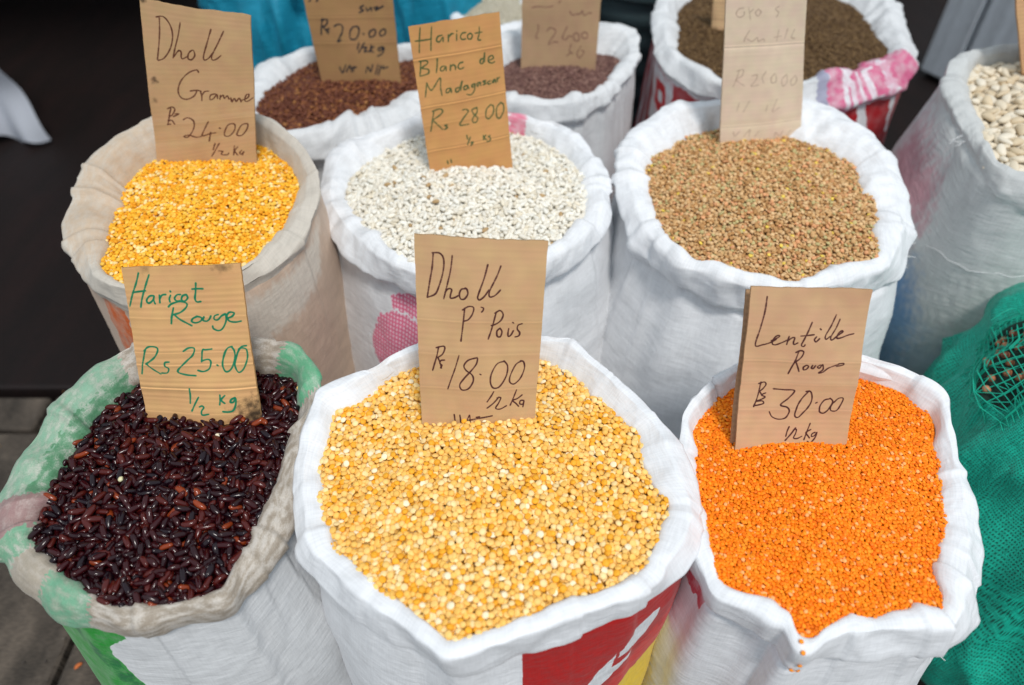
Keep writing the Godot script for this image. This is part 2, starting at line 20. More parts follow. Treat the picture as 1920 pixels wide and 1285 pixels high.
const CARD_SHAPE := {
	"pois": {"quad": [Vector3(-0.1008, 0.8091, -0.5938), Vector3(0.0375, 0.8019, -0.5909), Vector3(0.0239, 0.5783, -0.5006), Vector3(-0.1032, 0.5783, -0.5005)],
		"pen": [[140,72, 129,135, 108,197, 85,268], [132,73, 191,72, 220,98, 212,153, 179,216, 147,252, 85,269], [285,77, 272,138, 246,201, 216,268], [227,240, 252,222, 279,224, 270,246, 269,262, 300,259, 331,248], [391,215, 355,219, 339,241, 349,262, 379,261, 404,239, 398,218, 385,213], [553,108, 529,165, 495,223, 481,252, 496,263, 532,247, 567,217], [652,113, 625,156, 579,213, 568,239, 581,249, 617,241, 655,217], [380,304, 373,348, 363,400, 351,456], [363,312, 410,295, 450,299, 442,328, 411,354, 376,362], [509,296, 528,301, 524,312, 513,319], [628,321, 613,358, 594,403, 571,446], [619,324, 658,311, 684,330, 667,357, 624,376, 593,382], [663,395, 639,409, 643,433, 668,435, 679,412, 663,395], [733,396, 728,419, 732,434, 752,428, 771,407], [762,366, 770,369], [838,372, 807,380, 802,399, 823,417, 816,432, 787,437], [168,489, 153,530, 132,569, 113,605], [149,493, 207,484, 219,495, 199,522, 160,539], [160,539, 178,568, 187,592], [215,551, 185,554, 175,568, 193,577, 180,591], [335,524, 302,589, 268,644, 237,696], [484,533, 413,546, 376,573, 393,596, 446,619, 453,650, 414,686, 360,695, 340,671, 380,635, 439,595, 478,564, 488,537], [508,612, 519,615], [706,553, 648,565, 604,613, 600,656, 628,680, 681,672, 730,623, 737,576, 706,551], [849,555, 805,571, 764,623, 762,655, 800,666, 851,638, 879,590, 869,559, 843,553], [629,698, 610,720, 575,751], [674,728, 632,757, 576,784], [658,732, 691,732, 673,760, 650,785, 689,791, 742,776], [823,696, 806,727, 776,774], [873,726, 834,743, 794,751, 823,767, 849,784], [890,755, 863,755, 858,771, 885,774, 893,759, 887,788], [289,827, 294,849, 297,873], [339,828, 344,848, 346,869], [388,871, 415,836, 426,827, 430,865], [395,856, 512,839, 622,825], [484,835, 512,831]]},
	"rouge": {"quad": [Vector3(0.2465, 0.7654, -0.5684), Vector3(0.3717, 0.7628, -0.5673), Vector3(0.3829, 0.5483, -0.4807), Vector3(0.2558, 0.5483, -0.4807)],
		"pen": [[133,43, 128,114, 107,196, 84,283, 146,280, 204,268, 249,250], [212,257, 248,246, 275,232, 257,229, 230,246, 223,271, 248,278, 294,267, 345,249], [353,231, 346,256, 343,273], [346,256, 378,238, 400,238, 395,259, 403,271, 431,262], [529,160, 503,206, 481,241, 463,272, 483,279, 493,270], [448,227, 507,223, 556,219], [580,229, 565,243, 580,254, 607,239], [605,191, 613,195], [733,126, 700,176, 657,225, 667,242, 700,228], [770,148, 745,189, 707,231, 716,247, 755,234], [738,238, 782,220, 809,209, 796,204, 769,217, 762,238, 798,238, 855,226, 907,219], [450,308, 437,347, 415,390, 395,427], [429,312, 463,301, 491,307, 482,332, 450,354, 433,362], [440,361, 463,387, 480,412], [533,375, 511,386, 515,401, 538,397, 551,381, 530,375], [582,375, 577,389, 594,391, 607,376], [648,371, 626,382, 646,389, 666,370, 678,396, 646,414, 681,410, 725,388, 806,369], [805,366, 847,364, 843,373, 790,380], [174,476, 166,532, 151,577, 133,607], [157,484, 205,476, 220,491, 199,513, 171,528], [175,528, 200,550], [228,535, 195,546, 226,557, 197,569, 152,580, 205,578, 219,591, 177,599, 134,603], [292,512, 385,515, 471,517, 430,560, 370,598, 428,609, 451,632, 426,667, 366,676, 307,663, 277,635], [594,514, 542,560, 509,613, 505,655, 538,662, 581,628, 622,589, 629,551, 607,518, 570,518], [670,582, 682,578], [783,558, 741,566, 712,600, 718,631, 758,638, 795,611, 817,573, 788,554], [830,573, 806,604, 816,623, 860,623, 890,592, 902,554, 862,554, 830,577], [467,715, 453,741, 446,768], [525,721, 488,756, 444,790], [508,733, 533,729, 531,752, 517,776, 549,780, 591,768], [652,697, 635,736, 614,787], [665,732, 625,748, 648,768, 663,779], [707,748, 683,756, 680,771, 705,767, 725,748, 713,779, 675,807, 648,798], [314,844, 352,841, 386,852], [473,840, 485,840], [690,846, 713,835, 796,837]]},
	"haricot_rouge": {"quad": [Vector3(-0.4228, 0.7576, -0.6059), Vector3(-0.2924, 0.7644, -0.6048), Vector3(-0.2976, 0.5433, -0.5156), Vector3(-0.4354, 0.5433, -0.5196)],
		"pen": [[142,28, 108,76, 56,136, 17,193], [229,38, 185,91, 140,151, 116,196], [66,123, 125,118, 179,115], [242,139, 206,142, 177,162, 191,176, 230,163, 247,141, 241,163, 249,179], [295,137, 293,157, 291,173], [294,154, 318,137, 350,134], [391,138, 377,155, 379,170], [392,118, 395,121], [475,136, 446,137, 422,152, 433,166, 467,166], [521,137, 491,143, 478,162, 502,169, 531,154, 524,137], [619,82, 605,125, 591,158, 602,175, 634,174], [580,111, 626,110, 669,111], [401,200, 382,237, 367,278], [361,194, 394,179, 466,171, 516,181, 505,201, 453,224, 386,234], [403,234, 455,263, 529,293], [587,247, 549,257, 536,272, 567,280, 610,271, 620,254, 584,247], [642,251, 628,268, 656,274, 681,265, 700,248], [762,242, 732,248, 722,265, 750,269, 790,249, 826,243, 818,277, 780,314, 743,324, 705,314, 700,300], [827,264, 876,253, 897,237, 857,233, 832,253, 847,277, 898,283, 946,278], [105,413, 69,471, 35,546], [91,420, 138,398, 209,399, 215,421, 170,457, 91,490], [97,490, 143,516, 208,542], [301,476, 265,479, 260,498, 286,512, 269,535, 221,537], [432,422, 477,407, 523,411, 504,444, 436,480, 359,527, 420,546, 507,552], [669,416, 615,419, 592,419, 577,455, 571,480], [572,476, 627,469, 649,484, 628,517, 577,531, 533,525], [700,498, 707,501], [841,406, 798,416, 759,459, 746,502, 765,533, 808,524, 848,481, 859,431, 838,408], [964,403, 916,410, 872,452, 849,502, 870,539, 914,524, 955,474, 963,424, 921,413, 896,420], [440,621, 438,658, 428,701], [510,666, 471,704, 435,743], [507,719, 532,713, 544,723, 522,742, 526,762, 582,757], [697,654, 694,680, 685,707], [737,657, 703,680, 728,699], [817,672, 786,680, 777,695, 800,695, 822,676, 815,710, 791,740, 753,748, 706,745]]},
	"gramme": {"quad": [Vector3(-0.4759, 0.9108, -0.9589), Vector3(-0.3383, 0.8907, -0.9560), Vector3(-0.3823, 0.6667, -0.9449), Vector3(-0.5430, 0.6263, -0.9449)],
		"pen": [[169,71, 160,134, 141,199, 116,265], [141,68, 210,62, 266,97, 280,148, 247,209, 181,257, 122,270], [362,78, 334,139, 291,207, 265,255], [272,249, 322,217, 346,223, 342,247, 354,257, 393,246], [449,209, 415,228, 405,253, 436,260, 471,237, 462,209, 429,217], [638,95, 594,169, 554,235, 558,258, 597,248, 638,221], [750,99, 695,164, 631,233, 634,256, 673,250, 716,229], [491,327, 474,314, 394,331, 316,374, 282,424, 303,461, 361,472, 428,457, 459,427, 400,428, 459,424, 504,430], [497,432, 507,459, 504,482], [507,455, 536,433, 576,430], [639,447, 593,453, 584,477, 617,474, 652,451, 656,475], [684,456, 678,480], [679,472, 710,457, 721,477, 749,462, 764,483], [781,475, 791,500, 813,480, 831,500, 859,482, 876,506], [884,496, 937,485, 951,464, 925,467, 910,497, 935,506, 989,487], [195,517, 175,553, 153,604], [161,519, 209,510, 233,526, 202,554, 174,560], [230,548, 269,550, 214,562], [157,582, 197,584, 221,604], [147,604, 181,602], [311,582, 359,573, 416,596, 403,643, 344,683, 304,676, 359,672, 424,689, 472,689], [556,604, 510,651, 486,686, 561,680, 615,680], [568,672, 555,704, 549,725], [655,653, 663,657], [793,637, 739,642, 702,682, 699,708, 746,713, 796,682, 805,647, 779,636], [925,647, 871,652, 828,693, 820,715, 866,720, 915,688, 931,653, 905,646], [601,747, 579,784], [641,751, 603,787, 561,824], [629,798, 669,807, 654,823, 708,834, 729,823], [787,784, 775,843], [820,793, 788,817, 816,848], [858,820, 837,832, 850,847, 878,832, 863,854], [347,841, 351,850], [404,847, 417,851]]},
	"blanc": {"quad": [Vector3(-0.1447, 0.8524, -1.0196), Vector3(-0.0180, 0.8629, -1.0456), Vector3(0.0022, 0.6319, -0.9907), Vector3(-0.1230, 0.6164, -0.9638)],
		"pen": [[125,14, 99,78, 78,148], [248,20, 224,89, 208,147], [52,82, 142,85, 229,85], [349,73, 303,77, 282,97, 310,107, 354,85, 351,107], [417,75, 408,112], [413,90, 448,74, 470,74], [507,79, 499,112], [511,62, 515,64], [606,79, 568,80, 545,97, 560,113, 598,113], [657,87, 625,96, 628,115, 658,118, 677,100, 657,87], [762,62, 755,96, 733,128, 762,134], [710,92, 786,92], [79,197, 68,234, 48,275], [64,196, 140,199, 150,215, 83,236, 148,249, 142,272, 47,279], [263,198, 252,236, 234,273], [335,243, 296,247, 283,266, 313,268, 345,248, 344,271], [398,241, 390,272], [395,252, 428,244, 449,253, 448,273], [538,238, 499,242, 479,260, 499,274, 539,269], [779,240, 740,244, 736,264, 767,263, 793,210, 783,260], [831,257, 887,250, 875,233, 834,241, 829,264, 867,276, 899,271], [111,324, 92,362, 73,400], [111,324, 153,368, 264,307, 257,362, 261,407], [365,372, 324,376, 312,395, 343,394, 368,377, 370,397], [458,377, 426,382, 422,398, 454,397, 505,346, 478,395], [554,374, 521,379, 518,395, 550,394, 562,375, 573,396], [641,375, 612,380, 614,392, 642,387, 649,375, 633,414, 588,434, 542,426], [697,372, 672,378, 677,394, 713,373, 714,394], [777,371, 745,372, 774,387, 741,392], [832,377, 799,382, 804,394, 836,393], [880,373, 854,383, 861,392, 887,378, 892,395], [913,368, 912,392], [915,376, 945,367], [141,497, 110,552, 78,607], [127,491, 217,484, 244,503, 189,526, 112,543], [127,549, 215,609], [278,586, 246,587, 274,602, 239,611], [474,514, 514,514, 534,532, 470,564, 421,601, 525,607], [642,518, 584,525, 595,551, 637,581, 616,604, 576,600, 581,575, 636,547, 642,521], [804,518, 751,542, 735,583, 772,599, 828,567, 835,530, 804,518], [926,518, 872,546, 863,596, 902,609, 950,571, 956,534, 926,518], [486,672, 489,694], [523,689, 482,728], [525,720, 549,722, 521,737], [680,693, 679,719], [712,696, 685,707, 712,723], [761,702, 735,708, 758,715, 755,732, 713,736], [221,809, 224,827], [263,805, 267,823]]},
	"twenty": {"quad": [Vector3(-0.3679, 0.8405, -1.3248), Vector3(-0.2107, 0.8371, -1.3359), Vector3(-0.2061, 0.6163, -1.2810), Vector3(-0.3491, 0.6164, -1.2702)],
		"pen": [[54,260, 72,251], [138,259, 157,246], [655,292, 611,311, 647,326, 597,342], [683,307, 693,331, 737,307, 740,331], [767,312, 816,303, 788,327, 879,298], [170,380, 135,443, 119,492], [151,390, 216,385, 205,419, 152,438], [160,438, 201,488], [228,449, 194,458, 216,473], [288,435, 340,421, 383,436, 362,485, 297,544, 340,534], [501,442, 461,476, 456,526, 521,526, 565,477, 557,442, 501,442], [610,492, 618,497], [737,464, 685,483, 685,518, 736,509, 759,474, 738,461], [858,462, 809,481, 810,511, 857,504, 878,475, 858,462], [546,557, 519,602], [611,557, 529,627], [587,593, 628,593, 596,623, 663,619], [689,579, 661,629], [719,589, 674,609, 703,630], [826,591, 766,605, 778,626, 833,601, 808,641, 746,661], [266,737, 288,778, 347,717], [341,769, 396,723, 401,770], [398,749, 469,735], [437,729, 426,770], [576,783, 612,737, 638,774, 674,722], [693,796, 742,723], [773,734, 726,802], [807,735, 786,755, 856,746]]},
	"gros": {"quad": [Vector3(0.3024, 0.8985, -1.0810), Vector3(0.4264, 0.8901, -1.1068), Vector3(0.4940, 0.5912, -1.0838), Vector3(0.3480, 0.5907, -1.0522)],
		"pen": [[209,136, 149,141, 121,163, 160,177, 212,169, 218,153], [270,136, 298,190], [287,156, 331,142], [392,143, 356,159, 388,174, 424,157, 392,143], [652,134, 607,145, 647,162, 626,182], [296,238, 246,272, 233,289], [269,278, 331,291, 391,275, 408,292, 468,282, 484,294], [663,243, 638,297], [605,278, 697,274], [779,239, 745,286], [865,246, 830,282, 870,289], [193,426, 160,475, 126,511], [164,432, 239,427, 227,458, 160,475, 262,509], [348,461, 409,457, 396,482, 345,512, 429,508], [514,441, 471,471, 489,497], [623,456, 579,474, 589,500, 642,495, 639,463], [778,467, 719,491, 737,524, 790,506, 786,467], [903,477, 843,501, 861,528, 914,510, 912,484], [209,597, 183,636], [330,589, 259,645], [546,616, 526,649], [666,588, 610,653, 701,636], [147,748, 164,770, 223,745], [271,775, 344,744, 331,778], [451,756, 408,781], [653,793, 667,773, 715,796, 759,770], [808,801, 867,775]]},
	"twentysix": {"quad": [Vector3(0.0190, 0.8145, -1.3806), Vector3(0.1621, 0.8186, -1.3674), Vector3(0.1565, 0.6163, -1.3173), Vector3(0.0167, 0.6163, -1.3312)],
		"pen": [[124,314, 206,304, 325,307, 398,297], [470,273, 484,255], [616,337, 641,365, 700,360, 751,355, 771,331, 797,368, 862,349, 892,353], [213,456, 215,500, 187,559, 218,568], [329,508, 365,478, 426,487, 443,516, 387,575, 359,615, 434,594, 480,598], [590,465, 550,524, 538,563, 584,571, 612,542], [627,542, 657,541], [715,511, 679,531, 699,574, 752,574, 747,530, 715,511], [820,505, 784,520, 802,553, 855,552, 859,519, 820,505], [656,609, 639,668, 687,687], [604,709, 670,678], [787,621, 740,686, 775,725], [798,656, 831,674, 782,720]]},
	"small": {"quad": [Vector3(0.4024, 0.7565, -1.5178), Vector3(0.4735, 0.7678, -1.4831), Vector3(0.4895, 0.6129, -1.4439), Vector3(0.4105, 0.6125, -1.4850)],
		"pen": []},
	"edge": {"quad": [Vector3(0.8016, 0.8488, -1.2217), Vector3(0.9536, 0.8500, -1.2551), Vector3(1.0579, 0.6347, -1.2310), Vector3(0.9170, 0.6356, -1.2004)],
		"pen": []},
	"rouge_back": {"quad": [Vector3(0.2479, 0.7532, -0.5741), Vector3(0.3593, 0.7516, -0.5734), Vector3(0.3691, 0.5483, -0.4913), Vector3(0.2524, 0.5483, -0.4913)],
		"pen": []},
}

const TURN := 6.283185307
var nz := FastNoiseLite.new()
var crumple := FastNoiseLite.new()
var rng := RandomNumberGenerator.new()
var cloth_relief: ImageTexture
var card_relief: ImageTexture
var mottle: ImageTexture
var taken := {}
var cloth_points := {}
var sack_root := {}


func _ready() -> void:
	rng.seed = 7
	nz.seed = 11
	nz.noise_type = FastNoiseLite.TYPE_SIMPLEX_SMOOTH
	nz.frequency = 1.0
	nz.fractal_type = FastNoiseLite.FRACTAL_NONE
	crumple.seed = 8
	crumple.noise_type = FastNoiseLite.TYPE_CELLULAR
	crumple.frequency = 1.0
	crumple.cellular_return_type = FastNoiseLite.RETURN_DISTANCE
	crumple.cellular_distance_function = FastNoiseLite.DISTANCE_EUCLIDEAN
	crumple.fractal_type = FastNoiseLite.FRACTAL_NONE
	set_view()
	make_textures()
	make_setting()
	make_sacks()
	make_heaps()
	make_cards()
	make_background_things()
	make_small_things()


func set_view() -> void:
	var cam := Camera3D.new()
	cam.name = "camera"
	cam.position = Vector3(0, 1.25, 0)
	cam.rotation_degrees = Vector3(-45, 0, 0)
	cam.fov = 50.9
	cam.near = 0.05
	cam.far = 60.0
	var look := CameraAttributesPhysical.new()
	look.frustum_focal_length = 25.216
	look.frustum_focus_distance = 0.83
	look.frustum_near = 0.05
	look.frustum_far = 60.0
	look.exposure_aperture = 2.5
	cam.attributes = look
	add_child(cam)
	cam.current = true
	var sky_look := ProceduralSkyMaterial.new()
	sky_look.sky_top_color = Color(0.90, 0.955, 1.0)
	sky_look.sky_horizon_color = Color(0.86, 0.89, 0.93)
	sky_look.sky_curve = 0.2
	sky_look.sky_energy_multiplier = 0.9
	sky_look.ground_bottom_color = Color(0.2, 0.19, 0.18)
	sky_look.ground_horizon_color = Color(0.5, 0.5, 0.5)
	var sky := Sky.new()
	sky.sky_material = sky_look
	var env := Environment.new()
	env.background_mode = Environment.BG_SKY
	env.sky = sky
	env.tonemap_mode = Environment.TONE_MAPPER_LINEAR
	env.tonemap_exposure = 1.11
	env.sdfgi_enabled = true
	env.ssao_enabled = true
	env.ssil_enabled = true
	var we := WorldEnvironment.new()
	we.name = "daylight"
	we.environment = env
	add_child(we)
	var sun := DirectionalLight3D.new()
	sun.name = "overcast_sun"
	sun.light_energy = 0.6
	sun.light_angular_distance = 11.0
	sun.light_color = Color(1.0, 0.985, 0.965)
	sun.shadow_enabled = true
	sun.rotation_degrees = Vector3(-62, 24, 0)
	add_child(sun)


# ---------------------------------------------------------------- helpers

func plain_name(called: String) -> String:
	var n: int = taken.get(called, 0)
	taken[called] = n + 1
	return called if n == 0 else "%s_%03d" % [called, n]


func thing(called: String, label: String, category: String, at := Vector3.ZERO, group := "") -> Node3D:
	var o := Node3D.new()
	o.name = plain_name(called)
	o.position = at
	tag(o, label, category, group)
	add_child(o)
	return o


func tag(o: Node3D, label: String, category: String, group := "") -> void:
	o.set_meta("label", label)
	o.set_meta("category", category)
	if group:
		o.set_meta("group", group)


func part(called: String, mesh: Mesh, material: Material, parent: Node, at := Transform3D()) -> MeshInstance3D:
	var o := MeshInstance3D.new()
	o.name = called if parent != self else plain_name(called)
	o.mesh = mesh
	o.material_override = material
	o.transform = at
	parent.add_child(o, true)
	return o


func structure(called: String, mesh: Mesh, material: Material, at := Transform3D()) -> MeshInstance3D:
	var o := part(called, mesh, material, self, at)
	o.set_meta("kind", "structure")
	return o


func lin(r: float, g: float, b: float) -> Color:
	return Color(r, g, b).linear_to_srgb()


func matte(c: Color, rough := 0.8) -> StandardMaterial3D:
	var m := StandardMaterial3D.new()
	m.albedo_color = c
	m.roughness = rough
	m.metallic_specular = 0.4
	return m


func n3(x: float, y: float, z: float) -> float:
	return nz.get_noise_3d(x, y, z)


# a grid of points (rows x columns) as a smooth mesh; closed: the last column repeats the first
func sheet(p: PackedVector3Array, cols: int, rows: int, closed: bool, uv: PackedVector2Array, uv2: PackedVector2Array) -> ArrayMesh:
	var nrm := normals_of(p, cols, rows, closed)
	var idx := PackedInt32Array()
	idx.resize((cols - 1) * (rows - 1) * 6)
	var k := 0
	for j in rows - 1:
		for i in cols - 1:
			var a := j * cols + i
			idx[k] = a
			idx[k + 1] = a + 1
			idx[k + 2] = a + cols + 1
			idx[k + 3] = a
			idx[k + 4] = a + cols + 1
			idx[k + 5] = a + cols
			k += 6
	var arrays := []
	arrays.resize(Mesh.ARRAY_MAX)
	arrays[Mesh.ARRAY_VERTEX] = p
	arrays[Mesh.ARRAY_NORMAL] = nrm
	arrays[Mesh.ARRAY_INDEX] = idx
	if uv.size():
		arrays[Mesh.ARRAY_TEX_UV] = uv
	if uv2.size():
		arrays[Mesh.ARRAY_TEX_UV2] = uv2
	var m := ArrayMesh.new()
	m.add_surface_from_arrays(Mesh.PRIMITIVE_TRIANGLES, arrays)
	return m


func normals_of(p: PackedVector3Array, cols: int, rows: int, closed: bool) -> PackedVector3Array:
	var nrm := PackedVector3Array()
	nrm.resize(p.size())
	for j in rows:
		var ju := maxi(j - 1, 0)
		var jd := mini(j + 1, rows - 1)
		for i in cols:
			var il := i - 1
			var ir := i + 1
			if closed:
				if il < 0:
					il = cols - 2
				if ir > cols - 1:
					ir = 1
			else:
				il = maxi(il, 0)
				ir = mini(ir, cols - 1)
			var down := p[jd * cols + i] - p[ju * cols + i]
			var right := p[j * cols + ir] - p[j * cols + il]
			nrm[j * cols + i] = down.cross(right).normalized()
	return nrm


func tube(pts: Array, r: float, sides := 5) -> ArrayMesh:
	var p := PackedVector3Array()
	for k in pts.size():
		var t: Vector3 = (pts[mini(k + 1, pts.size() - 1)] - pts[maxi(k - 1, 0)]).normalized()
		var a := t.cross(Vector3.UP if absf(t.y) < 0.9 else Vector3.RIGHT).normalized()
		var b := t.cross(a)
		for s in sides + 1:
			var w := TURN * s / sides
			p.append(pts[k] + (a * cos(w) + b * sin(w)) * r)
	return sheet(p, sides + 1, pts.size(), true, PackedVector2Array(), PackedVector2Array())


# a box with chamfered edges, standing on its base
func slab(size: Vector3, c := 0.004) -> ArrayMesh:
	var h := size / 2.0
	var st := SurfaceTool.new()
	st.begin(Mesh.PRIMITIVE_TRIANGLES)
	st.set_smooth_group(-1)
	var pts := []
	for sx in [-1, 1]:
		for sy in [-1, 1]:
			for sz in [-1, 1]:
				var s := Vector3(sx, sy, sz)
				for ax in 3:
					var q: Vector3 = (h - Vector3(c, c, c)) * s
					q[ax] = h[ax] * s[ax]
					pts.append(q)
	for ax in 3:
		for sg in [-1, 1]:
			var q := []
			for n in pts.size():
				if n % 3 == ax and pts[n][ax] * sg > 0:
					q.append(pts[n])
			var nn := Vector3.ZERO
			nn[ax] = sg
			add_face(st, [q[0], q[1], q[3], q[2]], nn)
	for ax in 3:
		for ay in range(ax + 1, 3):
			for sa in [-1, 1]:
				for sb in [-1, 1]:
					var e := []
					for n in pts.size():
						if pts[n][ax] * sa > 0 and pts[n][ay] * sb > 0 and (n % 3 == ax or n % 3 == ay):
							e.append(pts[n])
					var nn := Vector3.ZERO
					nn[ax] = sa
					nn[ay] = sb
					add_face(st, [e[0], e[1], e[3], e[2]], nn)
	for sx in 8:
		var nn := Vector3(-1 if sx < 4 else 1, -1 if sx % 4 < 2 else 1, -1 if sx % 2 == 0 else 1)
		add_face(st, [pts[sx * 3], pts[sx * 3 + 1], pts[sx * 3 + 2]], nn)
	st.generate_normals()
	return st.commit()


func add_face(st: SurfaceTool, q: Array, nn: Vector3) -> void:
	var turn: bool = (q[1] - q[0]).cross(q[2] - q[0]).dot(nn) > 0
	for t in range(1, q.size() - 1):
		var tri := [q[0], q[t], q[t + 1]]
		if turn:
			tri = [q[0], q[t + 1], q[t]]
		for v in tri:
			st.set_uv(Vector2(v.x + v.y * 0.3, v.z + v.y))
			st.add_vertex(v)


# ---------------------------------------------------------------- textures

func make_textures() -> void:
	var fnl := FastNoiseLite.new()
	fnl.seed = 3
	fnl.frequency = 0.045
	fnl.fractal_octaves = 3
	# cloth relief: flat horizontal wrinkles and a weave, one tile is 0.4 m x 0.4 m
	var a := fnl.get_seamless_image(256, 1024)
	a.resize(1024, 1024, Image.INTERPOLATE_CUBIC)
	var cel := FastNoiseLite.new()
	cel.seed = 5
	cel.noise_type = FastNoiseLite.TYPE_CELLULAR
	cel.frequency = 0.02
	cel.cellular_return_type = FastNoiseLite.RETURN_DISTANCE
	cel.fractal_octaves = 3
	var b := cel.get_seamless_image(512, 1024)
	b.resize(1024, 1024, Image.INTERPOLATE_CUBIC)
	var da := a.get_data()
	var db := b.get_data()
	var out := PackedByteArray()
	out.resize(1024 * 1024)
	for y in 1024:
		var wy := 3.0 * sin(TURN * y / 8.0)
		for x in 1024:
			var k := y * 1024 + x
			var h := 128.0 + (da[k] - 128) * 0.34 + (db[k] - 128) * 0.5
			out[k] = clampi(int(h + (wy if (x / 4) % 2 == 0 else -wy)), 0, 255)
	cloth_relief = ImageTexture.create_from_image(Image.create_from_data(1024, 1024, false, Image.FORMAT_L8, out))
	# the threads of woven cloth, with a little dirt
	var oc := PackedByteArray()
	oc.resize(512 * 512 * 3)
	for y in 512:
		for x in 512:
			var k := y * 512 + x
			var v := 251.0 + 7.0 * n3(x * 0.45, y * 0.03, 1.0) + 7.0 * n3(x * 0.03, y * 0.45, 2.0) - 8.0 * smoothstep(0.1, 0.7, n3(x * 0.02, y * 0.02, 3.0))
			v = minf(v, 255.0)
			oc[k * 3] = int(v)
			oc[k * 3 + 1] = int(v)
			oc[k * 3 + 2] = int(v)
	mottle = ImageTexture.create_from_image(Image.create_from_data(512, 512, false, Image.FORMAT_RGB8, oc))
	# corrugated board: ridges across the card
	var o := PackedByteArray()
	o.resize(64 * 1024)
	for y in 1024:
		for x in 64:
			var f := 0.5 + 0.5 * sin(TURN * y / 28.0 + 0.8 * n3(y * 0.01, 0, 5))
			o[y * 64 + x] = clampi(int(255.0 * (0.75 * f + 0.25 * (0.5 + 0.5 * n3(x * 0.05, y * 0.2, 2)))), 0, 255)
	card_relief = ImageTexture.create_from_image(Image.create_from_data(64, 1024, false, Image.FORMAT_L8, o))


func cloth(c: Color, relief := 0.12, rough := 0.52) -> StandardMaterial3D:
	var m := matte(c, rough)
	m.albedo_texture = mottle
	m.uv1_scale = Vector3(2.5, 2.5, 1)
	m.heightmap_enabled = true
	m.heightmap_texture = cloth_relief
	m.heightmap_scale = relief
	m.rim_enabled = true
	m.rim = 0.25
	m.rim_tint = 0.4
	m.backlight_enabled = true
	m.backlight = Color(0.12, 0.12, 0.12)
	return m


# print on a sack: polygons in its own (round, along) coordinates, in thousandths; spots makes a fine woven dot pattern
func print_image(shapes: Array) -> ImageTexture:
	var w := 2048
	var h := 1024
	var im := Image.create(w, h, false, Image.FORMAT_RGBA8)
	im.fill(Color(1, 1, 1, 0))
	for s in shapes:
		var poly := PackedVector2Array()
		var lo := Vector2(1e9, 1e9)
		var hi := Vector2(-1e9, -1e9)
		for k in s.at.size() / 2:
			var v := Vector2(s.at[k * 2] * w / 1000.0, s.at[k * 2 + 1] * h / 1000.0)
			poly.append(v)
			lo = lo.min(v)
			hi = hi.max(v)
		var fray: float = s.get("fray", 2.0)
		var wear: float = s.get("wear", 0.0)
		for y in range(maxi(int(lo.y - fray), 0), mini(int(hi.y + fray) + 1, h)):
			for x in range(maxi(int(lo.x - fray), 0), mini(int(hi.x + fray) + 1, w)):
				var q := Vector2(x + fray * n3(x * 0.06, y * 0.06, 1.0), y + fray * n3(x * 0.06, y * 0.06, 9.0))
				if not Geometry2D.is_point_in_polygon(q, poly):
					continue
				var c: Color = s.c
				if s.has("spots") and x % 9 < 5 and y % 7 < 4:
					c = c.lerp(Color(0.95, 0.9, 0.93), 0.75)
				c = c * (1.0 + 0.05 * n3(x * 0.5, y * 0.05, 7.0) + 0.05 * n3(x * 0.05, y * 0.6, 8.0))
				var al: float = s.get("alpha", 1.0)
				if s.has("soft"):
					var near := 1e9
					for k in poly.size():
						near = minf(near, q.distance_to(Geometry2D.get_closest_point_to_segment(q, poly[k], poly[(k + 1) % poly.size()])))
					al *= smoothstep(0.0, s.soft, near)
				if wear > 0.0:
					al *= clampf(1.0 - wear * (0.5 + 0.9 * n3(x * 0.03, y * 0.03, 4.0) + 0.35 * n3(x * 0.15, y * 0.15, 6.0) + 0.35 * n3(x * 0.6, y * 0.08, 6.0) + 0.35 * n3(x * 0.08, y * 0.7, 2.0)), 0.0, 1.0)
				var was := im.get_pixel(x, y)
				var na := al + was.a * (1.0 - al)
				if na > 0.0:
					var mixed := (c * al + was * was.a * (1.0 - al)) / na
					mixed.a = na
					im.set_pixel(x, y, mixed)
	return ImageTexture.create_from_image(im)


func printed(base: StandardMaterial3D, shapes: Array) -> StandardMaterial3D:
	var m: StandardMaterial3D = base.duplicate()
	m.detail_enabled = true
	m.detail_albedo = print_image(shapes)
	m.detail_uv_layer = BaseMaterial3D.DETAIL_UV_2
	m.detail_blend_mode = BaseMaterial3D.BLEND_MODE_MIX
	return m


# ---------------------------------------------------------------- sacks

func ring(a: Array, th: float) -> float:
	var t := (th + PI) / TURN * 96.0
	var i := int(floor(t))
	var f := t - i
	var p0: float = a[(i + 95) % 96]
	var p1: float = a[i % 96]
	var p2: float = a[(i + 1) % 96]
	var p3: float = a[(i + 2) % 96]
	return 0.001 * (p1 + 0.5 * f * (p2 - p0 + f * (2.0 * p0 - 5.0 * p1 + 4.0 * p2 - p3 + f * (3.0 * (p1 - p2) + p3 - p0))))


const RIM_STEPS := 11


